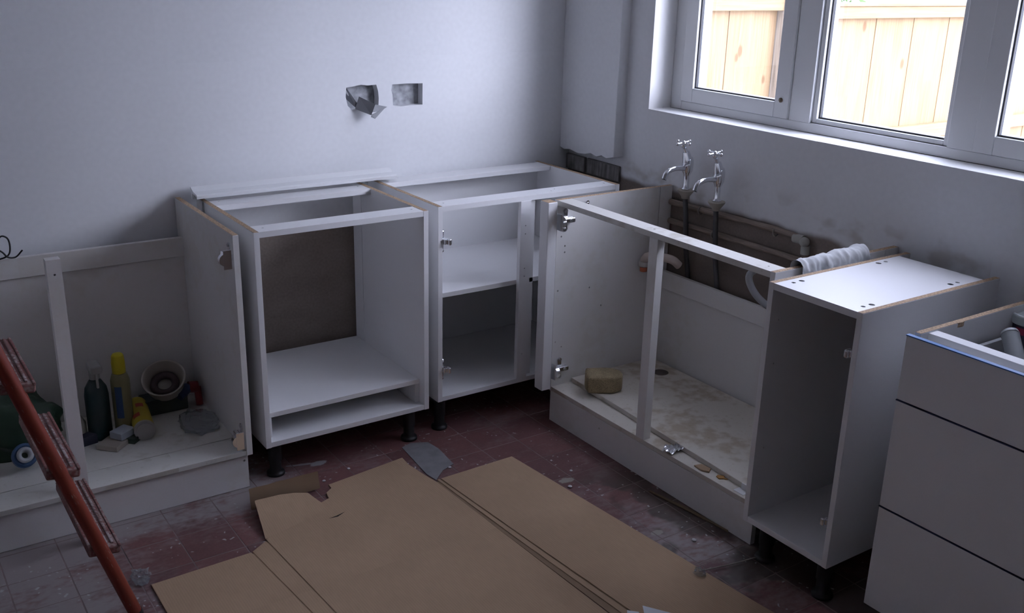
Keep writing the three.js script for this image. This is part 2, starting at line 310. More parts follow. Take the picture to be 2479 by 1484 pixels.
// ---------------------------------------------------------------- fittings
// hinge: p on the panel face, n out of the panel, f towards the door (unit axis vectors)
function hinge(parent, p, n, f, full) {
  const Nv = new THREE.Vector3(...n), F = new THREE.Vector3(...f), U = new THREE.Vector3(0, 1, 0);
  const M = new THREE.Matrix4().makeBasis(F, U, Nv); M.setPosition(...p);
  if (M.determinant() < 0) M.makeBasis(F, U.clone().negate(), Nv).setPosition(...p);
  const at = (g) => g.scale(1.15, 1.15, 1.15).applyMatrix4(M);
  const h = part(parent, 'hinge', [at(B(-0.008, 0.008, -0.028, 0.028, 0, 0.0035, 0.001)), at(B(-0.026, 0.02, -0.008, 0.008, 0, 0.006, 0.0015)), at(new THREE.CylinderGeometry(0.0085, 0.0085, 0.0035, 14).rotateX(Math.PI / 2).translate(0, 0.028, 0.0018)), at(new THREE.CylinderGeometry(0.0085, 0.0085, 0.0035, 14).rotateX(Math.PI / 2).translate(0, -0.028, 0.0018))], chrome);
  part(h, 'arm', [at(B(-0.030, 0.022, -0.0085, 0.0085, 0.006, 0.017, 0.004)), at(B(0.010, 0.030, -0.0105, 0.0105, 0.010, 0.021, 0.005))], chrome);
  for (const [a, b, c] of [[0, 0.029, 0.005], [0, -0.029, 0.005], [-0.012, 0, 0.0182]]) part(h, 'screw', at(new THREE.CylinderGeometry(0.0045, 0.0045, 0.004, 12).rotateX(Math.PI / 2).translate(a, b, c)), steel);
  if (full) part(h, 'cup', [at(new THREE.CylinderGeometry(0.0175, 0.0165, 0.012, 22).rotateZ(Math.PI / 2).translate(0.030, 0, 0.024)), at(B(0.034, 0.0365, -0.026, 0.026, 0.008, 0.030, 0.001))], chrome);
  return h;
}
function leg(parent, x, z, top) {
  part(parent, 'leg', lathe([[0, 0], [0.029, 0], [0.030, 0.006], [0.028, 0.012], [0.019, 0.016], [0.019, 0.05], [0.022, 0.052], [0.022, top - 0.018], [0.033, top - 0.008], [0.033, top], [0, top]], x, 0, z, 22), blackPlastic);
}
const E1 = 0.0006;
function rawEdge(side, x0, x1, y, z0, z1) { part(side, 'chipboard_edge', B(x0, x1, y - 0.0002, y + E1, z0, z1, 0), edgeBoard, 'raw chipboard top edge'); }

// ---- old base cabinet, far left (A)
{
  const t = thing('base_cabinet', 'old white open base cabinet on a plinth at far left, bottles inside', 'cabinet', [-2.17, 0, 0.30]);
  const XR = -1.666, XLa = -2.666, y0 = 0.121, y1 = 0.8455, ZA = 0.577;
  for (const x of [XLa, XR - 0.018]) { const s = part(t, 'side_panel', B(x, x + 0.018, y0, y1, 0.004, ZA), whiteOld); rawEdge(s, x + 0.0008, x + 0.0172, y1, 0.005, ZA - 0.001); part(s, 'edge_band', B(x, x + 0.018, y0 + 0.001, y1 - 0.001, ZA - 0.0004, ZA + 0.0006, 0), whiteOld); }
  part(t, 'back_panel', B(XLa + 0.018, XR - 0.018, y0, 0.70, 0.050, 0.056), whiteOld);
  part(t, 'back_rail', B(XLa + 0.018, XR - 0.018, 0.655, 0.721, 0.048, 0.066), whiteOld);
  part(t, 'bottom_rail', B(XLa + 0.018, XR - 0.018, y0, 0.1375, 0.464, ZA - 0.002), whiteDusty);
  part(t, 'bottom_panel', B(XLa + 0.018, XR - 0.018, y0, 0.1375, 0.05, 0.4605), whiteDusty);
  part(t, 'post', drilled(-2.198, -2.160, 0.1375, 0.842, 0.545, ZA, 'z', 1, [[-2.179, 0.80, 0.003]]), whiteOld);
  part(t, 'plinth', drilled(XLa + 0.002, XR - 0.012, 0.002, y0 - 0.001, 0.545, 0.562, 'z', 1, [[-1.69, 0.098, 0.004]]), whiteOld);
  part(t, 'plinth_return', B(XR - 0.030, XR - 0.012, 0.002, y0 - 0.001, 0.2, 0.545), whiteOld);
  hinge(t, [XR - 0.018, 0.776, ZA - 0.033], [-1, 0, 0], [0, 0, 1], true);
  hinge(t, [XR - 0.018, 0.180, ZA - 0.033], [-1, 0, 0], [0, 0, 1], true);
}
// ---- oven housing (B)
{
  const t = thing('oven_housing', 'new white open-backed oven cabinet with one low shelf, beneath the plastic profile', 'cabinet', [-1.317, 0, 0.30]);
  const x0 = -1.618, x1 = -1.0165, y0 = 0.124, y1 = 0.844, z1 = 0.572, z0 = 0.03;
  const groove = (xa, xb, inner) => { // panel with a vertical groove for a missing back
    const g = [B(xa, xb, y0, y1, z0, 0.098, 0.0008), B(xa, xb, y0, y1, 0.102, z1, 0.0008), inner > 0 ? B(xa, xb - 0.006, y0, y1, 0.09, 0.11, 0) : B(xa + 0.006, xb, y0, y1, 0.09, 0.11, 0)];
    return g;
  };
  const l = part(t, 'side_panel', groove(x0, x0 + 0.018, 1), whiteNew), r = part(t, 'side_panel', groove(x1 - 0.018, x1, -1), whiteNew);
  rawEdge(l, x0 + 0.001, x0 + 0.017, y1, z0, z1 - 0.001); rawEdge(r, x1 - 0.017, x1 - 0.001, y1, z0, z1 - 0.001);
  const a = x0 + 0.018, b = x1 - 0.018;
  part(t, 'top_rail', drilled(a, b, y1 - 0.018, y1, z1 - 0.078, z1 - 0.001, 'y', 1, [[a + 0.028, z1 - 0.045, 0.0042], [b - 0.022, z1 - 0.045, 0.0042]]), whiteNew);
  part(t, 'top_rail', drilled(a, b, y1 - 0.018, y1, 0.105, 0.182, 'y', 1, [[a + 0.028, 0.12, 0.0042], [b - 0.022, 0.12, 0.0042]]), whiteNew);
  for (const x of [a + 0.028, b - 0.022]) for (const z of [z1 - 0.045, 0.12]) part(t, 'screw', lathe([[0, 0], [0.0040, 0], [0.0040, 0.0085], [0.0015, 0.010], [0, 0.007]], x, y1 - 0.012, z, 12), std(0.07, 0.07, 0.08, 0.5), 'dark plug coloured for the shade in the drilled hole');  // near-black plugs, the shade inside the drilled holes put into their colour
  part(t, 'shelf', B(a, b, 0.212, 0.229, 0.03, 0.535), whiteNew);
  part(t, 'bottom_panel', B(a, b, y0, y0 + 0.018, 0.03, z1 - 0.002), whiteNew);
  part(t, 'spacer', B(a, a + 0.018, y0 + 0.018, 0.212, 0.06, 0.535), whiteNew); part(t, 'spacer', B(b - 0.018, b, y0 + 0.018, 0.212, 0.06, 0.535), whiteNew);
  part(t, 'low_back', B(a, b, y0 + 0.018, 0.212, 0.03, 0.046), whiteNew);
  for (const [x, z] of [[x0 + 0.045, 0.522], [x1 - 0.055, 0.522], [x0 + 0.045, 0.1], [x1 - 0.055, 0.1]]) leg(t, x, z, y0);
}
// ---- corner base cabinet (C)
{
  const t = thing('corner_cabinet', 'new white corner base cabinet with one shelf and open top under the boxing', 'cabinet', [-0.566, 0, 0.30]);
  const x0 = -0.963, x1 = -0.170, y0 = 0.124, y1 = 0.844, z1 = 0.544, z0 = 0.012;
  const l = part(t, 'side_panel', B(x0, x0 + 0.018, y0, y1, z0, z1), whiteNew), r = part(t, 'side_panel', drilled(x1 - 0.018, x1, y0, y1, z0, z1, 'x', -1, [[0.33, 0.80, 0.004], [0.33, 0.52, 0.003]]), whiteNew);
  rawEdge(l, x0 + 0.001, x0 + 0.017, y1, z0, z1 - 0.001); rawEdge(r, x1 - 0.017, x1 - 0.001, y1, z0, z1 - 0.001);
  const a = x0 + 0.018, b = x1 - 0.018;
  part(t, 'top_rail', drilled(a, b, y1 - 0.018, y1, z1 - 0.078, z1 - 0.001, 'y', 1, [[a + 0.028, z1 - 0.045, 0.0042], [b - 0.022, z1 - 0.045, 0.0042], [-0.47, z1 - 0.03, 0.003], [-0.44, z1 - 0.05, 0.003]]), whiteNew);
  for (const [x, z] of [[a + 0.028, z1 - 0.045], [b - 0.022, z1 - 0.045]]) part(t, 'screw', lathe([[0, 0], [0.0040, 0], [0.0040, 0.0085], [0.0015, 0.010], [0, 0.007]], x, y1 - 0.012, z, 12), std(0.07, 0.07, 0.08, 0.5), 'dark plug coloured for the shade in the drilled hole');  // dark plugs again, coloured as the shaded inside of the rail holes
  part(t, 'top_rail', B(a, b, y1 - 0.018, y1, 0.035, 0.125), whiteNew);
  part(t, 'back_panel', B(a, b, y0, y1 - 0.018, 0.020, 0.034), whiteNew);
  part(t, 'shelf', B(a, b, 0.510, 0.528, 0.034, 0.522), whiteNew);
  part(t, 'bottom_panel', B(a, b, y0, y0 + 0.018, 0.034, z1 - 0.002), whiteNew);
  part(t, 'post', drilled(-0.622, -0.577, y0 + 0.018, y1 - 0.018, 0.526, z1, 'z', 1, [[-0.60, 0.735, 0.0025], [-0.60, 0.705, 0.0025], [-0.60, 0.575, 0.0025], [-0.60, 0.545, 0.0025], [-0.60, 0.24, 0.0025]]), whiteNew);
  part(t, 'post_filler', B(-0.577, -0.545, y0 + 0.018, y1 - 0.018, 0.505, 0.522), whiteNew);
  hinge(t, [a, 0.722, z1 - 0.010], [1, 0, 0], [0, 0, 1], false);
  hinge(t, [a, 0.248, z1 - 0.010], [1, 0, 0], [0, 0, 1], false);
  for (const [x, z] of [[x0 + 0.03, 0.50], [-0.25, 0.50], [x0 + 0.03, 0.1], [-0.25, 0.1]]) leg(t, x, z, y0);
}
// ---- old sink cabinet (D)
{
  const t = thing('sink_cabinet', 'old white open sink cabinet with a centre post and stained floor under the taps', 'cabinet', [-0.28, 0, 1.148]);
  const x0 = -0.546, z0 = 0.6414, z1 = 1.655, y0 = 0.121, y1 = 0.8456;
  const hs = [[0, 0.712], [0.018, 0.675], [0.018, 0.652], [-0.006, 0.51], [-0.008, 0.312], [0.02, 0.288], [0.02, 0.197], [0.14, 0.50], [0.20, 0.42]].map(([d, y]) => [x0 + 0.021 + d, y, 0.0032]);
  const far = part(t, 'side_panel', [drilled(x0, -0.068, y0, y1, z0, z0 + 0.018, 'z', 1, hs), B(-0.068, -0.064, y0, y1, z0, z0 + 0.011, 0), B(-0.064, -0.004, y0, y1, z0, z0 + 0.018, 0.0008)], whiteOld);
  rawEdge(far, x0 + 0.001, -0.005, y1, z0 + 0.001, z0 + 0.017);
  const near = part(t, 'side_panel', [B(x0, -0.068, y0, y1, z1 - 0.018, z1), B(-0.068, -0.064, y0, y1, z1 - 0.011, z1, 0), B(-0.064, -0.004, y0, y1, z1 - 0.018, z1, 0.0008)], whiteOld);
  rawEdge(near, x0 + 0.001, -0.005, y1, z1 - 0.017, z1 - 0.001);
  const a = z0 + 0.018, b = z1 - 0.018;
  part(t, 'front_rail', drilled(x0, x0 + 0.062, y1 - 0.018, y1, a, b, 'y', 1, [[x0 + 0.03, a + 0.47, 0.004], [x0 + 0.034, 1.60, 0.003]]), whiteDusty);
  part(t, 'centre_post', B(x0, x0 + 0.030, 0.137, y1 - 0.018, 1.142, 1.181), whiteOld);
  part(t, 'back_panel', B(-0.036, -0.030, y0, 0.47, a, b), whiteOld);
  part(t, 'back_rail', B(-0.046, -0.028, 0.452, 0.520, a, b), whiteOld);
  part(t, 'bottom_rail', B(x0 + 0.002, -0.40, y0, 0.137, a, b), whiteDirty);
  part(t, 'bottom_panel', B(-0.402, -0.036, y0, 0.1365, a, b), whiteDirty);
  part(t, 'plinth', drilled(-0.545, -0.527, 0.002, y0 - 0.001, z0 + 0.016, z1 + 0.02, 'x', -1, [[0.95, 0.085, 0.003], [1.55, 0.08, 0.002]]), whiteOld);
  part(t, 'plinth_return', B(-0.527, -0.2, 0.002, y0 - 0.001, z0 - 0.006, z0 + 0.012), whiteOld);
  hinge(t, [x0 + 0.034, 0.772, a], [0, 0, 1], [-1, 0, 0], true);
  hinge(t, [x0 + 0.034, 0.205, a], [0, 0, 1], [-1, 0, 0], true);
  part(t, 'hinge_plate', [new THREE.CylinderGeometry(0.0075, 0.0075, 0.004, 14).rotateX(Math.PI / 2).translate(-0.415, 0.825, a + 0.002), B(-0.420, -0.410, 0.815, 0.826, a, a + 0.006, 0.001)], chrome, 'small chrome bracket high on the far side');
}
{ // corner post hung in front of the sink cabinet
  const t = thing('corner_post', 'white vertical corner post between the corner cabinet and sink cabinet', 'post', [-0.582, 0.138, 0.656]);
  part(t, 'post_board', B(-0.602, -0.562, 0.138, 0.846, 0.632, 0.680, 0.003), whiteNew);
  part(t, 'chipboard_edge', B(-0.600, -0.564, 0.8459, 0.8466, 0.634, 0.678, 0), edgeBoard, 'raw chipboard top edge');
}
{ // loose board lying in the sink cabinet
  solo('loose_board', slab([[-0.452, 0.664], [-0.505, 1.632], [-0.055, 1.634], [-0.052, 0.664]], 0.1372, 0.1545, 0.001), whiteDirty, 'loose stained white board lying on the floor of the sink cabinet', 'board');
  solo('hole_cover', lathe([[0, 0], [0.028, 0], [0.030, 0.0015], [0.026, 0.003], [0.0, 0.0025]], -0.127, 0.1545, 0.801, 26), std(0.10, 0.08, 0.07, 0.7), 'dark round cap on the sink cabinet floor behind the centre post', 'cap');
}
// ---- narrow 300 cabinet (E)
{
  const t = thing('narrow_cabinet', 'new white narrow base cabinet with closed top between sink cabinet and drawers', 'cabinet', [-0.31, 0, 1.8465]);
  const x0 = -0.618, z0 = 1.6985, z1 = 1.9975, y0 = 0.124, y1 = 0.844;
  const hs = []; for (let i = 0; i < 9; i++) if (i % 2 === 0) hs.push([x0 + 0.035, y0 + 0.10 + i * 0.064, 0.0025]);
  const l = part(t, 'side_panel', drilled(x0, -0.03, y0, y1, z0, z0 + 0.0165, 'z', 1, hs), whiteNew), r = part(t, 'side_panel', B(x0, -0.03, y0, y1, z1 - 0.0165, z1), whiteNew);
  rawEdge(l, x0 + 0.001, -0.031, y1, z0 + 0.0008, z0 + 0.0158); rawEdge(r, x0 + 0.001, -0.031, y1, z1 - 0.0158, z1 - 0.0008);
  const a = z0 + 0.0165, b = z1 - 0.0165;
  const cams = [[-0.535, a + 0.022], [-0.205, a + 0.018], [-0.205, b - 0.020], [-0.539, b - 0.018]], scr = [[-0.567, a + 0.022], [-0.172, a + 0.018], [-0.173, b - 0.020], [-0.570, b - 0.020]];
  const top = part(t, 'top_panel', drilled(x0 + 0.001, -0.085, y1 - 0.018, y1, a, b, 'y', 1, [...cams.map((c) => [...c, 0.0080]), ...scr.map((c) => [...c, 0.0062])]), whiteNew);
  for (const [x, z] of cams) part(top, 'cam_fitting', lathe([[0, 0], [0.0076, 0], [0.0076, 0.009], [0.005, 0.010], [0, 0.0085]], x, y1 - 0.012, z, 18), blackPlastic, 'black cam fitting');
  for (const [x, z] of scr) part(top, 'screw', lathe([[0, 0], [0.0058, 0], [0.0058, 0.007], [0.002, 0.0095], [0, 0.006]], x, y1 - 0.012, z, 16), steel, 'steel screw head');
  part(t, 'bottom_panel', B(x0 + 0.001, -0.085, y0, y0 + 0.018, a, b), whiteNew);
  part(t, 'back_panel', B(-0.091, -0.085, y0 + 0.018, y1 - 0.018, a, b), whiteNew);
  hinge(t, [x0 + 0.033, 0.728, b], [0, 0, -1], [-1, 0, 0], false);
  hinge(t, [x0 + 0.033, 0.250, b], [0, 0, -1], [-1, 0, 0], false);
  for (const [x, z] of [[x0 + 0.055, z0 + 0.05], [x0 + 0.055, z1 - 0.04], [-0.1, z0 + 0.05], [-0.1, z1 - 0.04]]) leg(t, x, z, y0);
}
// ---- drawer unit (F)
{
  const t = thing('drawer_unit', 'new white three-drawer unit with blue edge film at right edge', 'cabinet', [-0.30, 0, 2.40]);
  const xf = -0.571, xc = -0.552, z0 = 2.100, z1 = 2.70, y1 = 0.818, y0 = 0.060;
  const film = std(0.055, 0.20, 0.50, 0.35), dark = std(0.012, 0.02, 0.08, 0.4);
  const l = part(t, 'side_panel', B(xc, -0.012, 0.10, y1, z0, z0 + 0.0165), whiteNew), r = part(t, 'side_panel', B(xc, -0.012, 0.10, y1, z1 - 0.0165, z1), whiteNew);
  rawEdge(l, xc + 0.0008, -0.013, y1, z0 + 0.0008, z0 + 0.0158); rawEdge(r, xc + 0.0008, -0.013, y1, z1 - 0.0158, z1 - 0.0008);
  part(l, 'chip', slab([[-0.408, z0 + 0.0158], [-0.372, z0 + 0.0158], [-0.386, z0 + 0.0185]], 0.806, 0.8185), edgeBoard, 'chip knocked out of the edge');
  part(t, 'front_rail', B(xc + 0.030, xc + 0.066, y1 - 0.020, y1 - 0.003, z0 + 0.0165, z1 - 0.0165), whiteNew);
  part(t, 'bottom_panel', B(xc, -0.012, 0.10, 0.118, z0 + 0.0165, z1 - 0.0165), whiteNew);
  part(t, 'back_panel', B(-0.030, -0.024, 0.118, y1 - 0.02, z0 + 0.0165, z1 - 0.0165), whiteNew);
  for (const [a, b] of [[0.6455, 0.8105], [0.3515, 0.6420], [y0, 0.3480]]) {
    const d = part(t, 'drawer', [B(xf, xf + 0.018, a, b, z0 - 0.008, z1 - 0.003, 0.001)], whiteNew);
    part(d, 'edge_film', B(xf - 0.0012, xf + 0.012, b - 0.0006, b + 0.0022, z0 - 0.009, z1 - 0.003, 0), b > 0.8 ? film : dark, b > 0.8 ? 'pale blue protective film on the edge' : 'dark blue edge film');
    const h = Math.min(b - 0.06, a + 0.13);
    part(d, 'drawer_box', [B(xf + 0.045, -0.06, a + 0.012, a + 0.024, z0 + 0.03, z1 - 0.03, 0), B(xf + 0.045, -0.06, a + 0.02, h, z0 + 0.03, z0 + 0.042), B(xf + 0.045, -0.06, a + 0.02, h, z1 - 0.042, z1 - 0.03), B(-0.07, -0.058, a + 0.02, h, z0 + 0.03, z1 - 0.03)], std(0.45, 0.46, 0.47, 0.4));
  }
  for (const [x, z] of [[xc + 0.07, z0 + 0.05], [xc + 0.07, z1 - 0.05], [-0.1, z0 + 0.05], [-0.1, z1 - 0.05]]) leg(t, x, z, 0.10);
}
// things in the open top drawer
{
  const tub = thing('plastic_tub', 'round printed tub with translucent lid standing in the top drawer', 'tub', [-0.110, 0.672, 2.148]);
  const tx = -0.110, tz = 2.148;
  part(tub, 'tub_body', lathe([[0, 0], [0.043, 0], [0.045, 0.004], [0.050, 0.120], [0.047, 0.122], [0, 0.122]], tx, 0.6725, tz, 36), std(0.09, 0.09, 0.14, 0.4));
  for (let k = 0; k < 3; k++) { const g = new THREE.CylinderGeometry(0.0500, 0.0494, 0.018, 12, 1, true, 3.5 + k * 0.9, 0.5); g.translate(tx, 0.772 - (k % 2) * 0.012, tz); part(tub, 'print_patch', g, k === 1 ? std(0.5, 0.06, 0.12, 0.4) : std(0.62, 0.5, 0.08, 0.4)); }
  part(tub, 'lid', lathe([[0, 0.003], [0.047, 0.003], [0.048, 0.008], [0.055, 0.008], [0.056, 0.003], [0.055, -0.016], [0.053, -0.018], [0.052, 0]], tx, 0.794, tz, 40), std(0.60, 0.66, 0.66, 0.35));
  const ty = thing('waste_pipe', 'grey plastic pipe leaning out of the top drawer before the tub', 'pipe', [-0.25, 0.672, 2.25]);
    part(ty, 'tube', rod([-0.243, 0.775, 2.165], [-0.318, 0.695, 2.255], 0.0215, 24), std(0.34, 0.36, 0.37, 0.4));
  part(ty, 'end_rim', rod([-0.2445, 0.7735, 2.1668], [-0.240, 0.778, 2.1615], 0.0228, 24, 0.0205), std(0.42, 0.44, 0.45, 0.4));
  solo('white_carton', new THREE.BoxGeometry(0.085, 0.055, 0.045).rotateY(0.4).translate(-0.335, 0.700, 2.172), std(0.62, 0.63, 0.65, 0.6), 'small white carton lying in the top drawer by the pipe', 'box');
}

// ---------------------------------------------------------------- plastic profile on the oven cabinet
{
  const s = new THREE.Shape([[0.110, 0.856], [0.112, 0.866], [0.106, 0.870], [0.072, 0.874], [0.046, 0.886], [0.040, 0.885], [0.052, 0.8455], [0.057, 0.8455], [0.063, 0.866], [0.069, 0.8665], [0.074, 0.858], [0.078, 0.867], [0.105, 0.862], [0.106, 0.856]].map(([z, y]) => new THREE.Vector2(z, y)));
  const g = new THREE.ExtrudeGeometry(s, { depth: 0.755, bevelEnabled: false }); g.rotateY(Math.PI / 2);   // shape x -> -z, depth -> +x
  const p = g.attributes.position; for (let i = 0; i < p.count; i++) p.setXYZ(i, p.getX(i) - 1.640, p.getY(i), -p.getZ(i));
  for (let i = 0; i < p.count; i += 3) { const b = [p.getX(i + 1), p.getY(i + 1), p.getZ(i + 1)]; p.setXYZ(i + 1, p.getX(i + 2), p.getY(i + 2), p.getZ(i + 2)); p.setXYZ(i + 2, ...b); }
  g.computeVertexNormals();
  solo('cornice_profile', worldUV(g), upvc, 'long white hollow plastic profile lying across the back of the oven cabinet', 'profile');
}
// cut conduit sticking out of the left socket recess
{
  const m = std(0.17, 0.175, 0.19, 0.55, 0.4), f = (pts, w, t = 0.0022) => { // folded strip along pts, width vector w
    const s = []; const W = new THREE.Vector3(...w);
    for (let i = 0; i + 1 < pts.length; i++) {
      const a = new THREE.Vector3(...pts[i]), b = new THREE.Vector3(...pts[i + 1]), n = b.clone().sub(a).cross(W).normalize().multiplyScalar(t), q = [];
      for (const e of [a, b]) for (const k of [0, 1]) for (const h of [0, 1]) q.push(e.clone().addScaledVector(W, k).addScaledVector(n, h));
      const id = [0, 1, 3, 0, 3, 2, 4, 6, 7, 4, 7, 5, 0, 4, 5, 0, 5, 1, 2, 3, 7, 2, 7, 6, 0, 2, 6, 0, 6, 4, 1, 5, 7, 1, 7, 3], v = [];
      for (const k of id) v.push(q[k].x, q[k].y, q[k].z);
      const g = new THREE.BufferGeometry(); g.setAttribute('position', new THREE.Float32BufferAttribute(v, 3)); g.computeVertexNormals(); s.push(worldUV(g));
    } return s; };
  const t = thing('cable_conduit', 'torn grey conduit flap hanging out of the left wall recess', 'conduit', [-0.97, 1.09, -0.036]);
  const sheet = (a, b, c, d) => { // thin bent plate through four corners
    const k = 0.0018, P = [a, b, c, d].map((p) => new THREE.Vector3(...p)), n = P[1].clone().sub(P[0]).cross(P[2].clone().sub(P[0])).normalize().multiplyScalar(k), Q = P.map((p) => p.clone().add(n)), v = [];
    const tri = (x, y, z) => { for (const p of [x, y, z]) v.push(p.x, p.y, p.z); };
    tri(P[0], P[1], P[2]); tri(P[0], P[2], P[3]); tri(Q[0], Q[2], Q[1]); tri(Q[0], Q[3], Q[2]);
    for (let i = 0; i < 4; i++) { const l = (i + 1) % 4; tri(P[i], Q[i], Q[l]); tri(P[i], Q[l], P[l]); }
    const g = new THREE.BufferGeometry(); g.setAttribute('position', new THREE.Float32BufferAttribute(v, 3)); g.computeVertexNormals(); return worldUV(g); };
  part(t, 'flap', [sheet([-0.984, 1.149, 0.000], [-1.006, 1.107, 0.012], [-0.960, 1.086, 0.050], [-0.940, 1.124, 0.045]), sheet([-1.017, 1.178, -0.034], [-1.024, 1.142, -0.034], [-0.999, 1.108, 0.010], [-0.990, 1.120, 0.008])], m);
  part(t, 'torn_end', [sheet([-0.941, 1.124, 0.045], [-0.955, 1.096, 0.049], [-0.926, 1.098, 0.053], [-0.898, 1.114, 0.056]), sheet([-0.958, 1.090, 0.050], [-0.962, 1.080, 0.050], [-0.948, 1.073, 0.056], [-0.910, 1.107, 0.0555])], std(0.34, 0.35, 0.37, 0.55, 0.2));
  part(t, 'cable', tube([[-1.022, 1.168, -0.034], [-1.006, 1.140, -0.016], [-0.994, 1.122, 0.000]], 0.004, 12, 8), std(0.5, 0.5, 0.52, 0.5));
}

// ---------------------------------------------------------------- taps and pipes
const tapChrome = std(0.80, 0.81, 0.84, 0.10, 1);
function tap(label, z, yb, zlow) {
  const x = -0.05, t = thing('pillar_tap', label, 'tap', [x, yb, z], 'pair of chrome pillar taps');
  part(t, 'column', lathe([[0, 0], [0.016, 0], [0.016, 0.004], [0.0115, 0.008], [0.0105, 0.050], [0.0135, 0.058], [0.0195, 0.070], [0.0210, 0.090], [0.0205, 0.108], [0.017, 0.119], [0, 0.120]], x, yb, z, 24), tapChrome);
  const top = [x - 0.028, yb + 0.168, z];
  part(t, 'bonnet', [rod([x - 0.001, yb + 0.100, z], [x - 0.013, yb + 0.140, z], 0.0200, 20, 0.0125), rod([x - 0.013, yb + 0.138, z], [x - 0.022, yb + 0.156, z], 0.0085, 16, 0.007)], tapChrome);
  const h = part(t, 'handle', [new THREE.SphereGeometry(0.0115, 16, 12).scale(1, 1.25, 1).translate(...top), rod([top[0] - 0.004, top[1] + 0.008, z - 0.026], [top[0] + 0.004, top[1] + 0.004, z + 0.026], 0.0034, 10), rod([top[0] - 0.026, top[1] + 0.002, z - 0.004], [top[0] + 0.026, top[1] + 0.010, z + 0.004], 0.0034, 10)], tapChrome);
  for (const [dx, dy, dz] of [[-0.004, 0.008, -0.026], [0.004, 0.004, 0.026], [-0.026, 0.002, -0.004], [0.026, 0.010, 0.004]]) part(h, 'knob', new THREE.SphereGeometry(0.0062, 12, 10).translate(top[0] + dx, top[1] + dy, z + dz), tapChrome);
  part(t, 'spout', [tube([[x - 0.008, yb + 0.078, z], [x - 0.06, yb + 0.083, z], [x - 0.100, yb + 0.072, z], [x - 0.112, yb + 0.048, z]], 0.0092, 20, 14)], tapChrome);
  part(t, 'back_nut', lathe([[0, 0.004], [0.030, 0.004], [0.031, 0], [0.024, -0.010], [0.015, -0.022], [0.013, -0.03], [0, -0.03]], x, yb - 0.004, z, 20), std(0.42, 0.39, 0.33, 0.7), 'dull conical back nut');
  part(t, 'supply_pipe', tube([[x, yb - 0.03, z], [-0.044, 0.745, zlow - 0.005], [-0.038, 0.66, zlow - 0.002], [-0.034, 0.62, zlow], [-0.024, 0.57, zlow], [-0.0155, 0.525, zlow], [-0.0145, 0.40, zlow]], 0.0095, 40, 12), std(0.10, 0.10, 0.105, 0.55, 0.4), 'dark dusty supply pipe');
}
tap('chrome pillar tap nearer the corner boxing, on a bare upright pipe', 0.777, 0.857, 0.789);
tap('chrome pillar tap further from the corner, under the first mullion', 0.9365, 0.845, 0.942);
{
  const pm = texm(tex(0.6, 0.3, 0, 0, 128, 64, (u, v) => { const n = 1 + 0.8 * fbm(u * 14, v * 14, 3, 4); return [0.24 * n, 0.19 * n, 0.155 * n]; }), 0.7);
  const pipe = (y, z0, z1, r, label, elbow) => {
    const t = thing('wall_pipe', label, 'pipe', [-0.02, y, (z0 + z1) / 2]);
    part(t, 'tube', tube(elbow ? [[-0.0135, y, z0], [-0.0135, y, z1 - 0.015], [-0.0135, y - 0.012, z1], [-0.0135, y - 0.10, z1 + 0.002], [-0.0135, 0.40, z1 + 0.004]] : [[-0.0125, y, z0], [-0.0135, y + 0.003, (z0 + z1) / 2], [-0.0125, y, z1]], r, 40, 12), pm);
    if (elbow) part(t, 'fitting', [rod([-0.0135, y, z1 - 0.05], [-0.0135, y, z1 - 0.012], 0.0155, 18), new THREE.SphereGeometry(0.017, 16, 12).translate(-0.0175, y - 0.004, z1 - 0.004), rod([-0.0135, y - 0.016, z1], [-0.0135, y - 0.045, z1 + 0.001], 0.0155, 18)], std(0.42, 0.42, 0.38, 0.6), 'pale elbow fitting');
    for (const k of [0.25, 0.8]) part(t, 'pipe_clip', new THREE.TorusGeometry(r + 0.002, 0.0025, 8, 18).translate(-0.0150, y, z0 + (z1 - z0) * k), std(0.25, 0.23, 0.2, 0.6));
  };
  pipe(0.785, 0.664, 1.318, 0.0115, 'uppermost dirty wall pipe behind the taps, ending in a pale elbow', true);
  pipe(0.712, 0.664, 1.62, 0.011, 'second dirty wall pipe below the top one behind the sink cabinet', false);
  pipe(0.645, 0.664, 1.62, 0.011, 'lowest dirty wall pipe, just under the rail line behind the sink cabinet', false);
  const c = thing('waste_fitting', 'pinkish white plastic waste fitting behind the centre post', 'fitting', [-0.12, 0.53, 0.74]);
  part(c, 'trap_bend', tube([[-0.145, 0.575, 0.682], [-0.15, 0.598, 0.708], [-0.13, 0.603, 0.745], [-0.10, 0.597, 0.79], [-0.075, 0.575, 0.80]], 0.016, 28, 14), std(0.62, 0.53, 0.47, 0.5));
  part(c, 'nut', lathe([[0, 0], [0.019, 0], [0.020, 0.004], [0.020, 0.018], [0.018, 0.022], [0, 0.022]], -0.146, 0.553, 0.684, 12), std(0.60, 0.58, 0.55, 0.5));
  part(c, 'washer', lathe([[0.006, 0], [0.014, 0], [0.014, 0.018], [0.006, 0.018]], -0.147, 0.534, 0.685, 16), std(0.50, 0.14, 0.07, 0.6), 'orange rubber washer');
  solo('flexible_hose', tube([[-0.12, 0.70, 1.245], [-0.15, 0.66, 1.212], [-0.15, 0.615, 1.232], [-0.14, 0.575, 1.29], [-0.12, 0.56, 1.36], [-0.06, 0.55, 1.40]], 0.012, 40, 12), std(0.33, 0.34, 0.35, 0.5), 'grey flexible hose curling at the right inside the sink cabinet', 'hose');
}

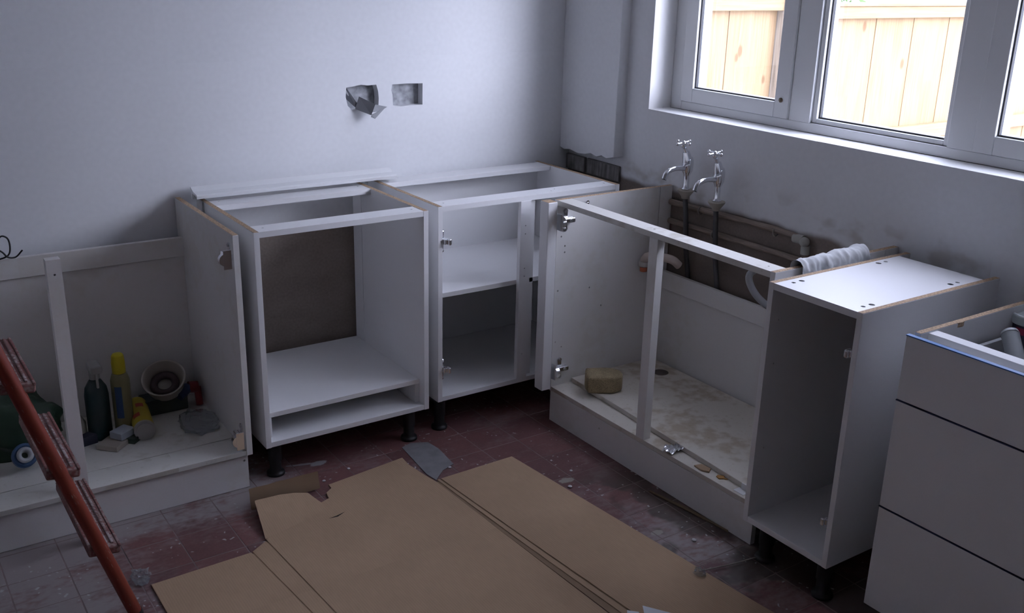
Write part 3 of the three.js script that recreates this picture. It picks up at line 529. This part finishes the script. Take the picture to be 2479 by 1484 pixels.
// ---------------------------------------------------------------- cloth over the sink cabinet side
{
  const g = new THREE.PlaneGeometry(1, 1, 70, 36), p = g.attributes.position;
  for (let i = 0; i < p.count; i++) {
    const u = p.getX(i) + 0.5, v = p.getY(i) + 0.5;             // u along the panel, v across it
    const x = -0.452 + u * 0.288, s = (v - 0.5) * 0.20, r = 0.018, arc = r * Math.PI / 2;
    const lump = 0.0085 * N(x * 24, v * 5, 2) + 0.0022 * Math.sin(x * 105 + 5 * N(v * 3, x * 9)) * N(x * 31, v * 3, 5) + 0.0035 * N(x * 70, v * 14, 7) + 0.0012 * N(x * 240, v * 60, 3) + 0.004 * sst(-0.45, -0.25, x) + 0.004;
    let y, z, q = Math.abs(s);
    if (q < arc) { const a = s / r; z = 1.646 + Math.sin(a) * (r + lump); y = 0.8485 + Math.cos(a) * (r + lump) ; }
    else { const dn = q - arc; z = 1.646 + Math.sign(s) * (r + lump * 1.0 + 0.0015); y = 0.8485 - dn * (1 + 0.12 * N(x * 18, 3)); }
    p.setXYZ(i, x + 0.004 * N(v * 6, x * 20), y - 0.004 * (1 - u) + (s < 0 ? 0 : 0), z);
  }
  g.computeVertexNormals();
  const pos = g.attributes.position, back = pos.array.slice();
  solo('cleaning_cloth', worldUV(g), new THREE.MeshStandardMaterial({ color: new THREE.Color().setRGB(0.60, 0.61, 0.62), roughness: 0.95, side: THREE.DoubleSide }), 'crumpled white towelling cloth draped over the sink cabinet side', 'cloth');
}

// ---------------------------------------------------------------- things in the sink cabinet
{
  const s = new THREE.Shape(); s.moveTo(-0.052, -0.036); s.lineTo(0.02, -0.040); s.quadraticCurveTo(0.062, -0.03, 0.060, 0.004); s.quadraticCurveTo(0.055, 0.040, 0.01, 0.042); s.lineTo(-0.046, 0.038); s.quadraticCurveTo(-0.058, 0.0, -0.052, -0.036);
  const g = new THREE.ExtrudeGeometry(s, { depth: 0.034, bevelEnabled: true, bevelSize: 0.008, bevelThickness: 0.008, bevelSegments: 3, curveSegments: 10 });
  g.rotateX(-Math.PI / 2); g.rotateY(-0.5); g.scale(1.05, 1.28, 1.1); g.translate(-0.418, 0.1652, 0.805);
  const spt = texm(tex(0.12, 0.12, 0, 0, 160, 160, (u, v) => { const n = N(u * 330, v * 330, 1), m = 1 + 0.5 * fbm(u * 30, v * 30, 3), k = n < -0.28 ? 0.5 : 1; return [0.34 * m * k, 0.27 * m * k, 0.16 * m * k]; }), 0.95);
  solo('sponge', toCreasedNormals(worldUV(g), 0.7), spt, 'brownish yellow sponge block on the loose board in the sink cabinet', 'sponge');
  const crumple = (cx, cy, cz, w, d, h, k) => { const q = new THREE.PlaneGeometry(w, d, 12, 12).toNonIndexed().rotateX(-Math.PI / 2), p = q.attributes.position; for (let i = 0; i < p.count; i++) { const x = p.getX(i), z = p.getZ(i); p.setXYZ(i, x + 0.15 * w * N(x * 60 + k, z * 60, 2), h * (0.5 + 0.8 * N(x * 70 + k, z * 70, 5) + 0.4 * N(x * 190, z * 190, k)), z + 0.15 * d * N(x * 60, z * 60 + k, 9)); } q.computeVertexNormals(); let lo = 1; for (let i = 0; i < p.count; i++) lo = Math.min(lo, p.getY(i)); q.translate(cx, cy - lo, cz); return worldUV(q); };
  solo('foil_scrap', crumple(-0.512, 0.1378, 1.292, 0.07, 0.040, 0.02, 3).rotateX(0), std(0.68, 0.68, 0.70, 0.28, 0.8, { side: THREE.DoubleSide }), 'crumpled silver foil scrap on the sink cabinet front rail', 'scrap');
  solo('wood_chip', slab([[-0.530, 1.405], [-0.505, 1.412], [-0.500, 1.450], [-0.520, 1.462], [-0.533, 1.440]], 0.1372, 0.143, 0.001), std(0.38, 0.27, 0.17, 0.9), 'tan rounded wood chip on the sink cabinet front rail', 'chip');
  solo('orange_crumb', slab([[-0.520, 1.492], [-0.510, 1.488], [-0.503, 1.496], [-0.495, 1.505], [-0.505, 1.512], [-0.502, 1.525], [-0.512, 1.514], [-0.524, 1.508]], 0.1372, 0.141, 0.0008), std(0.42, 0.22, 0.07, 0.9), 'small orange-brown crumb on the sink cabinet front rail', 'crumb');
  const clip = thing('metal_clip', 'bent white metal clip at the right end of the sink cabinet rail', 'clip', [-0.515, 0.137, 1.60]);
  part(clip, 'plate', B(-0.534, -0.505, 0.1372, 0.1392, 1.578, 1.618, 0.0006), std(0.75, 0.75, 0.76, 0.4)); part(clip, 'lip', B(-0.508, -0.505, 0.1372, 0.158, 1.585, 1.618, 0.0008), std(0.75, 0.75, 0.76, 0.4));
}

// ---------------------------------------------------------------- things in the left cabinet
const AF = 0.1378;
{
  const b = thing('spray_bottle', 'dark green bottle with a pale spray head beside the post', 'bottle', [-2.048, AF, 0.235]);
  part(b, 'bottle_body', lathe([[0, 0], [0.034, 0], [0.037, 0.004], [0.037, 0.15], [0.033, 0.175], [0.020, 0.198], [0.014, 0.205], [0, 0.205]], -2.048, AF, 0.235), std(0.013, 0.034, 0.036, 0.35));
  part(b, 'spray_head', [rod([-2.048, AF + 0.205, 0.235], [-2.048, AF + 0.235, 0.235], 0.016, 18), B(-2.066, -2.030, AF + 0.235, AF + 0.262, 0.215, 0.285, 0.007), B(-2.052, -2.044, AF + 0.185, AF + 0.238, 0.270, 0.278, 0.003)], std(0.30, 0.29, 0.27, 0.5), 'pale spray head');
  const y = thing('aerosol_bottle', 'tall pale bottle with a bright yellow cap', 'bottle', [-1.972, AF, 0.235]);
  part(y, 'bottle_body', lathe([[0, 0], [0.028, 0], [0.030, 0.004], [0.030, 0.185], [0.024, 0.205], [0.018, 0.21], [0, 0.21]], -1.972, AF, 0.235), std(0.22, 0.205, 0.10, 0.4));
  part(y, 'cap', lathe([[0, 0], [0.021, 0], [0.021, 0.035], [0.019, 0.058], [0.015, 0.064], [0, 0.065]], -1.972, AF + 0.21, 0.235), std(0.62, 0.52, 0.02, 0.4), 'yellow cap');
  const s = new THREE.CylinderGeometry(0.0306, 0.0306, 0.11, 10, 1, true, -0.9, 0.75); s.translate(-1.972, AF + 0.115, 0.235);
  part(y, 'label_strip', s, std(0.03, 0.07, 0.16, 0.5), 'dark blue label strip');
  const c = thing('glue_can', 'yellow tube lying on its side, pale end towards the front', 'can', [-1.925, AF, 0.24]);
  part(c, 'can_body', rod([-1.905, AF + 0.034, 0.13], [-1.932, AF + 0.034, 0.325], 0.033, 28), std(0.48, 0.36, 0.03, 0.4));
  part(c, 'end_cap', [rod([-1.932, AF + 0.034, 0.325], [-1.9335, AF + 0.034, 0.336], 0.0335, 28), rod([-1.9335, AF + 0.034, 0.336], [-1.934, AF + 0.034, 0.340], 0.027, 28)], std(0.40, 0.38, 0.36, 0.5), 'pale end cap');
  const dot = (t, a) => { const g = new THREE.CylinderGeometry(0.0335, 0.0335, 0.03, 8, 1, true, a, 0.75); g.rotateX(Math.PI / 2); g.rotateY(-0.137); g.translate(-1.905 - 0.027 * t, AF + 0.034, 0.13 + 0.195 * t); return g; };
  for (const [a, b] of [[0.35, 2.7], [0.72, 3.3]]) part(c, 'print_mark', dot(a, b), std(0.42, 0.05, 0.03, 0.45), 'red print');
  const bx = (name, cx, cz, w, d, h, y0, a, col, label) => solo(name, new RoundedBoxGeometry(w, h, d, 1, 0.002).rotateY(a).translate(cx, y0 + h / 2, cz), std(...col, 0.7), label, 'box');
  bx('booklet', -2.022, 0.315, 0.10, 0.075, 0.016, AF, 0.75, [0.40, 0.36, 0.31], 'flat beige booklet at the front of the left cabinet floor');
  bx('small_carton', -1.995, 0.302, 0.062, 0.050, 0.024, AF + 0.0165, 0.55, [0.42, 0.46, 0.52], 'small blue-white carton lying on the beige booklet');
  bx('green_booklet', -1.952, 0.31, 0.085, 0.03, 0.018, AF, 0.75, [0.05, 0.075, 0.06], 'dark green flat packet beside the yellow tube end');
  bx('black_box', -2.095, 0.262, 0.05, 0.04, 0.03, AF, 0.2, [0.03, 0.03, 0.05], 'small black box at the foot of the dark bottle');
  const pb = thing('plastic_bottle', 'pale cut-off bottle half hidden behind the post', 'bottle', [-2.112, AF, 0.225]);
  part(pb, 'bottle_body', lathe([[0, 0], [0.026, 0], [0.028, 0.004], [0.028, 0.06], [0.012, 0.09], [0, 0.09]], -2.115, AF, 0.225), std(0.36, 0.34, 0.27, 0.5)); part(pb, 'cap', lathe([[0, 0], [0.013, 0], [0.013, 0.02], [0, 0.022]], -2.115, AF + 0.09, 0.225), std(0.05, 0.05, 0.06, 0.5));
  // dark crate with a white tub on it
  solo('dark_tray', [B(-1.886, -1.742, AF, AF + 0.05, 0.075, 0.165, 0.004), B(-1.886, -1.742, AF + 0.046, AF + 0.056, 0.160, 0.168, 0.002)], std(0.045, 0.055, 0.05, 0.6), 'dark green box under the pale tub in the left cabinet', 'box');
  const tb = thing('plastic_bowl', 'pale bowl tipped on its side on the dark box', 'bowl', [-1.808, AF + 0.056, 0.12]);
  const prof = [[0.0, 0.0], [0.045, 0.001], [0.060, 0.012], [0.070, 0.060], [0.074, 0.064], [0.072, 0.067], [0.066, 0.064], [0.056, 0.016], [0.042, 0.006], [0, 0.005]];
  const bw = new THREE.LatheGeometry(prof.map((q) => new THREE.Vector2(...q)), 40); bw.rotateX(0.55); bw.rotateZ(0.28); bw.translate(-1.800, 0.212, 0.122);
  part(tb, 'bowl_wall', bw, std(0.44, 0.40, 0.35, 0.6));
  const rg = new THREE.TorusGeometry(0.036, 0.013, 12, 28); rg.rotateX(-1.02); rg.rotateZ(0.28); rg.translate(-1.806, 0.230, 0.130); part(tb, 'inner_ring', rg, std(0.07, 0.045, 0.05, 0.7), 'dark ring inside the bowl');
  const tl = thing('hand_tool', 'blue and red hand tool leaning in the cabinet corner', 'tool', [-1.73, AF, 0.16]);
  part(tl, 'grip', rod([-1.775, AF + 0.056, 0.18], [-1.735, AF + 0.075, 0.155], 0.015, 14, 0.018), std(0.03, 0.05, 0.13, 0.5)); part(tl, 'head', [rod([-1.735, AF + 0.075, 0.155], [-1.704, AF + 0.070, 0.155], 0.020, 14), rod([-1.704, AF + 0.070, 0.155], [-1.703, AF + 0.006, 0.165], 0.012, 12)], std(0.22, 0.03, 0.03, 0.5), 'dark red head');
  const bag = new THREE.SphereGeometry(1, 30, 20), q = bag.attributes.position; for (let i = 0; i < q.count; i++) { const x = q.getX(i), y = q.getY(i), z = q.getZ(i), n = 1 + 0.35 * N(x * 2.6, y * 2.6, z * 2.6) + 0.16 * N(x * 7, y * 7, z * 7); q.setXYZ(i, x * 0.062 * n, Math.max(-0.012, y * 0.02 * n), z * 0.088 * n); } bag.computeVertexNormals(); bag.translate(-1.768, AF + 0.0125, 0.315); bag.translate(0.015, 0, 0);
  solo('plastic_bag', worldUV(bag), clearFilm, 'crumpled clear plastic bag on the left cabinet floor', 'bag');
  const gb = new THREE.SphereGeometry(1, 36, 26), w = gb.attributes.position; for (let i = 0; i < w.count; i++) { const x = w.getX(i), y = w.getY(i), z = w.getZ(i), n = 1 + 0.22 * N(x * 2 + 4, y * 2, z * 2) + 0.10 * N(x * 6, y * 6, z * 6); w.setXYZ(i, x * 0.125 * n, Math.max(-0.085, y * 0.112 * n), z * 0.095 * n); } gb.computeVertexNormals(); gb.translate(-2.285, AF + 0.0855, 0.215);
  solo('green_bag', worldUV(gb), std(0.016, 0.040, 0.022, 0.45), 'bulging dark green plastic bag behind the red ladder', 'bag');
  const roll = thing('tape_roll', 'white and blue roll in front of the green bag', 'roll', [-2.292, AF + 0.052, 0.365]);
  const rl = (r0, r1, l0, l1) => { const g = new THREE.LatheGeometry([[r0, l0], [r1, l0], [r1, l1], [r0, l1], [r0, l0]].map((k) => new THREE.Vector2(...k)), 28); g.rotateX(1.05); g.translate(-2.292, AF + 0.052, 0.360); return g; };
  part(roll, 'core', rl(0.010, 0.024, -0.018, 0.021), std(0.42, 0.44, 0.46, 0.7)); part(roll, 'wrapper', rl(0.0235, 0.036, -0.022, 0.014), std(0.06, 0.12, 0.24, 0.6), 'blue wrapper');
  const cb = thing('cable_loop', 'loop of thin black cable on the back rail at far left', 'cable', [-2.225, 0.722, 0.075]);
  part(cb, 'wire', tube([[-2.262, 0.730, 0.075], [-2.256, 0.770, 0.082], [-2.238, 0.800, 0.085], [-2.222, 0.792, 0.083], [-2.217, 0.762, 0.08], [-2.224, 0.736, 0.075], [-2.250, 0.725, 0.07], [-2.275, 0.728, 0.07]], 0.0026, 48, 8), blackPlastic);
  part(cb, 'wire_end', [tube([[-2.262, 0.765, 0.075], [-2.24, 0.748, 0.078], [-2.226, 0.730, 0.078], [-2.205, 0.7265, 0.074], [-2.184, 0.748, 0.082]], 0.0026, 30, 8)], blackPlastic);
}

// ---------------------------------------------------------------- red ladder
{
  const t = thing('ladder', 'red painted metal step ladder with worn ribbed treads at left', 'ladder', [-2.25, 0, 0.85]);
  const redTex = texm(tex(0.5, 0.5, 0, 0, 256, 256, (u, v) => { const n = 1 + 0.4 * fbm(u * 12, v * 12, 4, 1), w = fbm(u * 16, v * 16, 4, 6) + 0.4 * N(u * 90, v * 90, 4); return mix([0.24 * n, 0.040 * n, 0.022 * n], [0.42, 0.36, 0.33], sst(0.34, 0.46, w) * 0.8); }), 0.5);
  const treadMat = texm(tex(0.5, 0.5, 0, 0, 256, 256, (u, v) => { const n = 1 + 0.4 * fbm(u * 12, v * 12, 4, 1), w = fbm(u * 9, v * 9, 4, 16) + 0.5 * N(u * 120, v * 120, 4); return mix([0.20 * n, 0.070 * n, 0.062 * n], [0.38, 0.32, 0.30], sst(-0.1, 0.35, w) * 0.7); }), 0.6);
  const ribMat = texm(tex(0.5, 0.5, 0, 0, 256, 256, (u, v) => { const w = fbm(u * 9, v * 9, 4, 26) + 0.5 * N(u * 100, v * 100, 4); return mix([0.19, 0.10, 0.09], [0.43, 0.37, 0.36], sst(-0.25, 0.25, w)); }), 0.7);
  const ax = (y) => -2.163 - 0.300 * y, zn = (y) => 1.052 + 0.02 * y, zf = (y) => 0.632 + 0.15 * y;      // stiles taper towards the top
  for (const [z, k] of [[zn, -1], [zf, 1]]) {
    const s = part(t, 'stile', rod([ax(0.01), 0.01, z(0.01)], [ax(1.32), 1.32, z(1.32)], 0.0172, 24), redTex);
    part(s, 'rubber_foot', rod([ax(0), 0.0, z(0)], [ax(0.012), 0.012, z(0.012)], 0.0185, 20), blackPlastic);
    const bk = part(t, 'rear_leg', rod([ax(1.30) - 0.03, 1.30, z(1.3) + 0.02 * k], [-3.05, 0.018, z(0) + 0.02 * k], 0.011, 18), redTex);
    part(bk, 'rubber_foot', rod([-3.053, 0.0, z(0) + 0.02 * k], [-3.038, 0.04, z(0) + 0.02 * k], 0.015, 18), blackPlastic);
  }
  for (const y of [0.225, 0.462, 0.700, 0.937, 1.175]) {
    const c = ax(y) + 0.010, w = 0.0385, a = zf(y) - 0.006, b = zn(y) + 0.004, tilt = (g) => { g.translate(-c, -y, 0); g.rotateZ(-0.12); g.translate(c, y, 0); return g; };
    const tr = part(t, 'tread', [tilt(B(c - w, c + w, y - 0.024, y, a, b, 0.006)), tilt(B(c - w, c - w + 0.008, y - 0.006, y + 0.003, a, b, 0.003)), tilt(B(c + w - 0.008, c + w, y - 0.006, y + 0.003, a, b, 0.003))], treadMat);
    for (const dx of [-0.022, -0.008, 0.006, 0.020]) part(tr, 'rib', tilt(B(c + dx - 0.0036, c + dx + 0.0036, y - 0.003, y + 0.0046, a + 0.012, b - 0.014, 0.002)), ribMat);
  }
  part(t, 'top_platform', B(ax(1.32) - 0.16, ax(1.32) + 0.03, 1.31, 1.335, zf(1.32) - 0.03, zn(1.32) + 0.02, 0.006), treadMat);
}

// ---------------------------------------------------------------- cardboard and litter on the floor
const cardTex = (k) => texm(tex(1.2, 1.2, 0, 0, 600, 600, (u, v) => { const n = 1 + 0.16 * fbm(u * 4, v * 4, 4, k) + 0.05 * N(u * 150, v * 25, k) + 0.05 * Math.sin(u * 900 + 2 * N(u * 3, v * 3)) ; const st = sst(0.28, 0.5, fbm(u * 3.3, v * 3.3, 4, k + 7)) * 0.25; return mix([0.44 * n, 0.305 * n, 0.195 * n], [0.30, 0.21, 0.14], st); }), 0.9);
const cardScore = std(0.36, 0.25, 0.16, 0.95);
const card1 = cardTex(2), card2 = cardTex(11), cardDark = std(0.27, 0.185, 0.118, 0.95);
{
  const t = thing('cardboard_sheet', 'large flattened brown cardboard sheet with a raised torn flap, left of the seam', 'cardboard', [-1.5, 0, 1.3]);
  const ZE = 3.0;
  // two panels either side of a pair of score lines; the score lines are thinner board
  const sc = (z) => -1.812 + (z - 0.935) * 0.085, sc2 = (z) => -1.752 + (z - 0.89) * 0.06;
  part(t, 'panel', slab([[-2.097, 0.946], [sc(0.938), 0.938], [sc(ZE), ZE], [-2.09, ZE]], 0.0012, 0.0052, 0.0008), card1);
  part(t, 'fold_strip', slab([[sc(0.938) + 0.004, 0.936], [sc2(0.90) - 0.003, 0.902], [sc2(ZE) - 0.003, ZE], [sc(ZE) + 0.004, ZE]], 0.0012, 0.0050, 0.0008), card1);
  part(t, 'score_line', [slab([[sc(0.938) - 0.002, 0.945], [sc(0.938) + 0.006, 0.945], [sc(ZE) + 0.006, ZE], [sc(ZE) - 0.002, ZE]], 0.0010, 0.0034), slab([[sc2(0.9) - 0.005, 0.905], [sc2(0.9) + 0.002, 0.905], [sc2(ZE) + 0.002, ZE], [sc2(ZE) - 0.005, ZE]], 0.0010, 0.0034)], cardScore);
  part(t, 'panel', slab([[sc2(0.9), 0.893], [-1.735, 0.865], [-1.62, 0.84], [-1.545, 0.79], [-1.495, 0.770], [-1.488, 0.735], [-1.462, 0.715], [-1.460, 0.690], [-1.166, 0.648], [-1.171, 0.70], [-1.160, 0.80], [-1.150, 0.862], [-1.118, 1.74], [-1.07, ZE], [sc2(ZE), ZE]], 0.0012, 0.0054, 0.0008), card1);
  // lifted corner: its top skin rises towards the cut edge, the standing flap has its shade put into a darker brown
  const rise = (x, z) => 0.040 * sst(0.90, 0.715, z) * sst(-1.46, -1.56, x) ;
  const g = new THREE.PlaneGeometry(1, 1, 24, 18), p = g.attributes.position;
  for (let i = 0; i < p.count; i++) { const u = p.getX(i) + 0.5, v = p.getY(i) + 0.5, zt = 0.725 - 0.008 * u, zb = 0.895 - 0.06 * u, x = -1.752 + 0.032 * v + u * (0.232 - 0.055 * v), z = zb + (zt - zb) * v; p.setXYZ(i, x, 0.0058 + 0.036 * v * (1 - 0.8 * u * u) + 0.002 * N(x * 30, z * 30), z); }
  g.computeVertexNormals(); const un = g.clone(); un.translate(0, -0.004, 0);
  part(t, 'lifted_corner', [worldUV(g), worldUV(un)], card1);
  const fl = new THREE.PlaneGeometry(1, 1, 16, 4), f = fl.attributes.position;
  for (let i = 0; i < f.count; i++) { const u = f.getX(i) + 0.5, v = f.getY(i) + 0.5; const x = -1.728 + u * 0.235, z = 0.716 - 0.018 * u - 0.012 * v + 0.004 * N(u * 6, v * 2); f.setXYZ(i, x, 0.006 + v * (0.066 - 0.012 * u), z); }
  fl.computeVertexNormals(); const fb = fl.clone(); fb.translate(0, 0, -0.004);
  part(t, 'standing_flap', [worldUV(fl), worldUV(fb)], cardDark, 'upright flap, coloured darker for its shaded face');
  part(t, 'tear', slab([[-1.546, 0.885], [-1.52, 0.882], [-1.488, 0.874], [-1.518, 0.889]], 0.0050, 0.0057), std(0.03, 0.02, 0.015, 0.95), 'short slit in the sheet');
}
{
  const t = thing('cardboard_sheet', 'narrower brown cardboard sheet right of the seam, beside the sink cabinet plinth', 'cardboard', [-0.9, 0, 1.5]);
  part(t, 'panel', slab([[-1.128, 0.846], [-0.838, 0.838], [-0.806, 1.2], [-0.778, 1.52], [-0.752, 1.85], [-0.70, 2.35], [-0.68, 3.0], [-0.99, 3.0], [-1.062, 1.738], [-1.096, 1.3]], 0.0012, 0.0058, 0.0008), card2);
  part(t, 'fold_strip', slab([[-1.142, 0.846], [-1.132, 0.846], [-1.100, 1.3], [-1.068, 1.738], [-0.998, 3.0], [-1.020, 3.0], [-1.088, 1.738], [-1.118, 1.3]], 0.0012, 0.0052, 0.0008), card2);
  part(t, 'score_line', slab([[-1.150, 0.856], [-1.124, 0.850], [-1.058, 1.738], [-0.985, 2.98], [-1.05, 2.98], [-1.112, 1.738]], 0.0006, 0.0026), cardDark);
}
solo('grey_sheet', slab([[-1.128, 0.575], [-1.085, 0.560], [-1.030, 0.585], [-1.022, 0.65], [-1.036, 0.775], [-1.09, 0.795], [-1.143, 0.842], [-1.150, 0.79], [-1.140, 0.69]], 0.0008, 0.0024), texm(tex(0.3, 0.3, 0, 0, 160, 160, (u, v) => { const n = 1 + 0.4 * fbm(u * 20, v * 20, 4, 3); return [0.22 * n, 0.215 * n, 0.225 * n]; }), 0.8), 'thin grey dusty sheet on the tiles between the cardboard sheets', 'sheet');
{
  const pm = std(0.66, 0.68, 0.72, 0.7);
  solo('paper_sheet', slab([[-1.022, 1.736], [-0.94, 1.86], [-1.02, 1.93], [-1.085, 1.83]].map(([x, z]) => [x, z]), 0.0062, 0.0068), pm, 'white paper sheet corner at the bottom edge, on the right cardboard', 'paper');
  solo('paper_sheet', slab([[-1.071, 1.730], [-1.050, 1.752], [-1.085, 1.84], [-1.13, 1.80]], 0.0070, 0.0075), pm, 'smaller white paper corner at the bottom edge over the seam', 'paper');
  const wad = (cx, cz, r, h, k) => { const g = new THREE.SphereGeometry(1, 26, 18), p = g.attributes.position; for (let i = 0; i < p.count; i++) { const x = p.getX(i), y = p.getY(i), z = p.getZ(i), n = 1 + 0.6 * N(x * 3 + k, y * 3, z * 3) + 0.35 * N(x * 8, y * 8 + k, z * 8); p.setXYZ(i, x * r * n, Math.max(-h * 0.55, y * h * n), z * r * 1.3 * n); } const q = g.toNonIndexed(); q.computeVertexNormals(); q.translate(cx, h * 0.55 + 0.0005, cz); return worldUV(q); };
  solo('plastic_wad', wad(-2.112, 0.905, 0.022, 0.020, 4), clearFilm, 'small crumpled clear plastic wad beside the ladder foot', 'litter');
  const tw = thing('plastic_strip', 'crumpled clear strip with a pale string tail near the cardboard edge', 'litter', [-0.74, 0, 1.72]);
  part(tw, 'crumpled_end', wad(-0.785, 1.71, 0.013, 0.016, 9), clearFilm); part(tw, 'string', tube([[-0.785, 0.012, 1.705], [-0.73, 0.008, 1.712], [-0.66, 0.006, 1.725], [-0.60, 0.010, 1.738], [-0.575, 0.004, 1.738]], 0.0022, 30, 6), std(0.40, 0.35, 0.30, 0.8));
  solo('wood_splinter', slab([[-0.592, 1.275], [-0.584, 1.272], [-0.556, 1.43], [-0.545, 1.585], [-0.551, 1.590], [-0.568, 1.44]], 0.0008, 0.006, 0.001), std(0.16, 0.115, 0.07, 0.9), 'long thin brown splinter lying against the sink cabinet plinth', 'splinter');
  const cm = std(0.62, 0.61, 0.62, 0.8);
  for (const [x, z, s, l] of [[-0.721, 1.025, 0.0055, 'small white plaster crumb midway along the tiles by the sink plinth'], [-0.791, 1.111, 0.0075, 'bright white plaster crumb close to the right cardboard edge'], [-0.671, 1.568, 0.008, 'largest white plaster crumb, on dusty tiles near the narrow cabinet'],
    [-0.735, 0.93, 0.004, 'tiny plaster crumb right of the corner of the right cardboard sheet'], [-1.355, 0.62, 0.006, 'white plaster crumb on tiles just above the top edge of the large cardboard'], [-1.46, 0.655, 0.006, 'white plaster crumb just behind the upright cardboard flap'], [-1.06, 0.79, 0.006, 'shiny white crumb lying on the grey dusty sheet']]) {
    const g = new THREE.IcosahedronGeometry(s, 1), p = g.attributes.position; for (let i = 0; i < p.count; i++) p.setXYZ(i, p.getX(i) * (1 + 0.3 * N(x * 90 + p.getX(i) * 300, z * 90)), p.getY(i) * 0.45, p.getZ(i)); g.computeVertexNormals(); g.translate(x, s * 0.45 + 0.0003, z);
    solo('plaster_crumb', worldUV(g), cm, l, 'crumb', 'plaster crumbs scattered on the floor');
  }
  solo('film_scrap', slab([[-0.46, 2.045], [-0.425, 2.055], [-0.41, 2.085], [-0.44, 2.10], [-0.47, 2.075]], 0.0010, 0.003), std(0.14, 0.18, 0.26, 0.4), 'bluish film scrap on the floor at the drawer unit foot', 'scrap');
}

renderer.render(scene, camera);
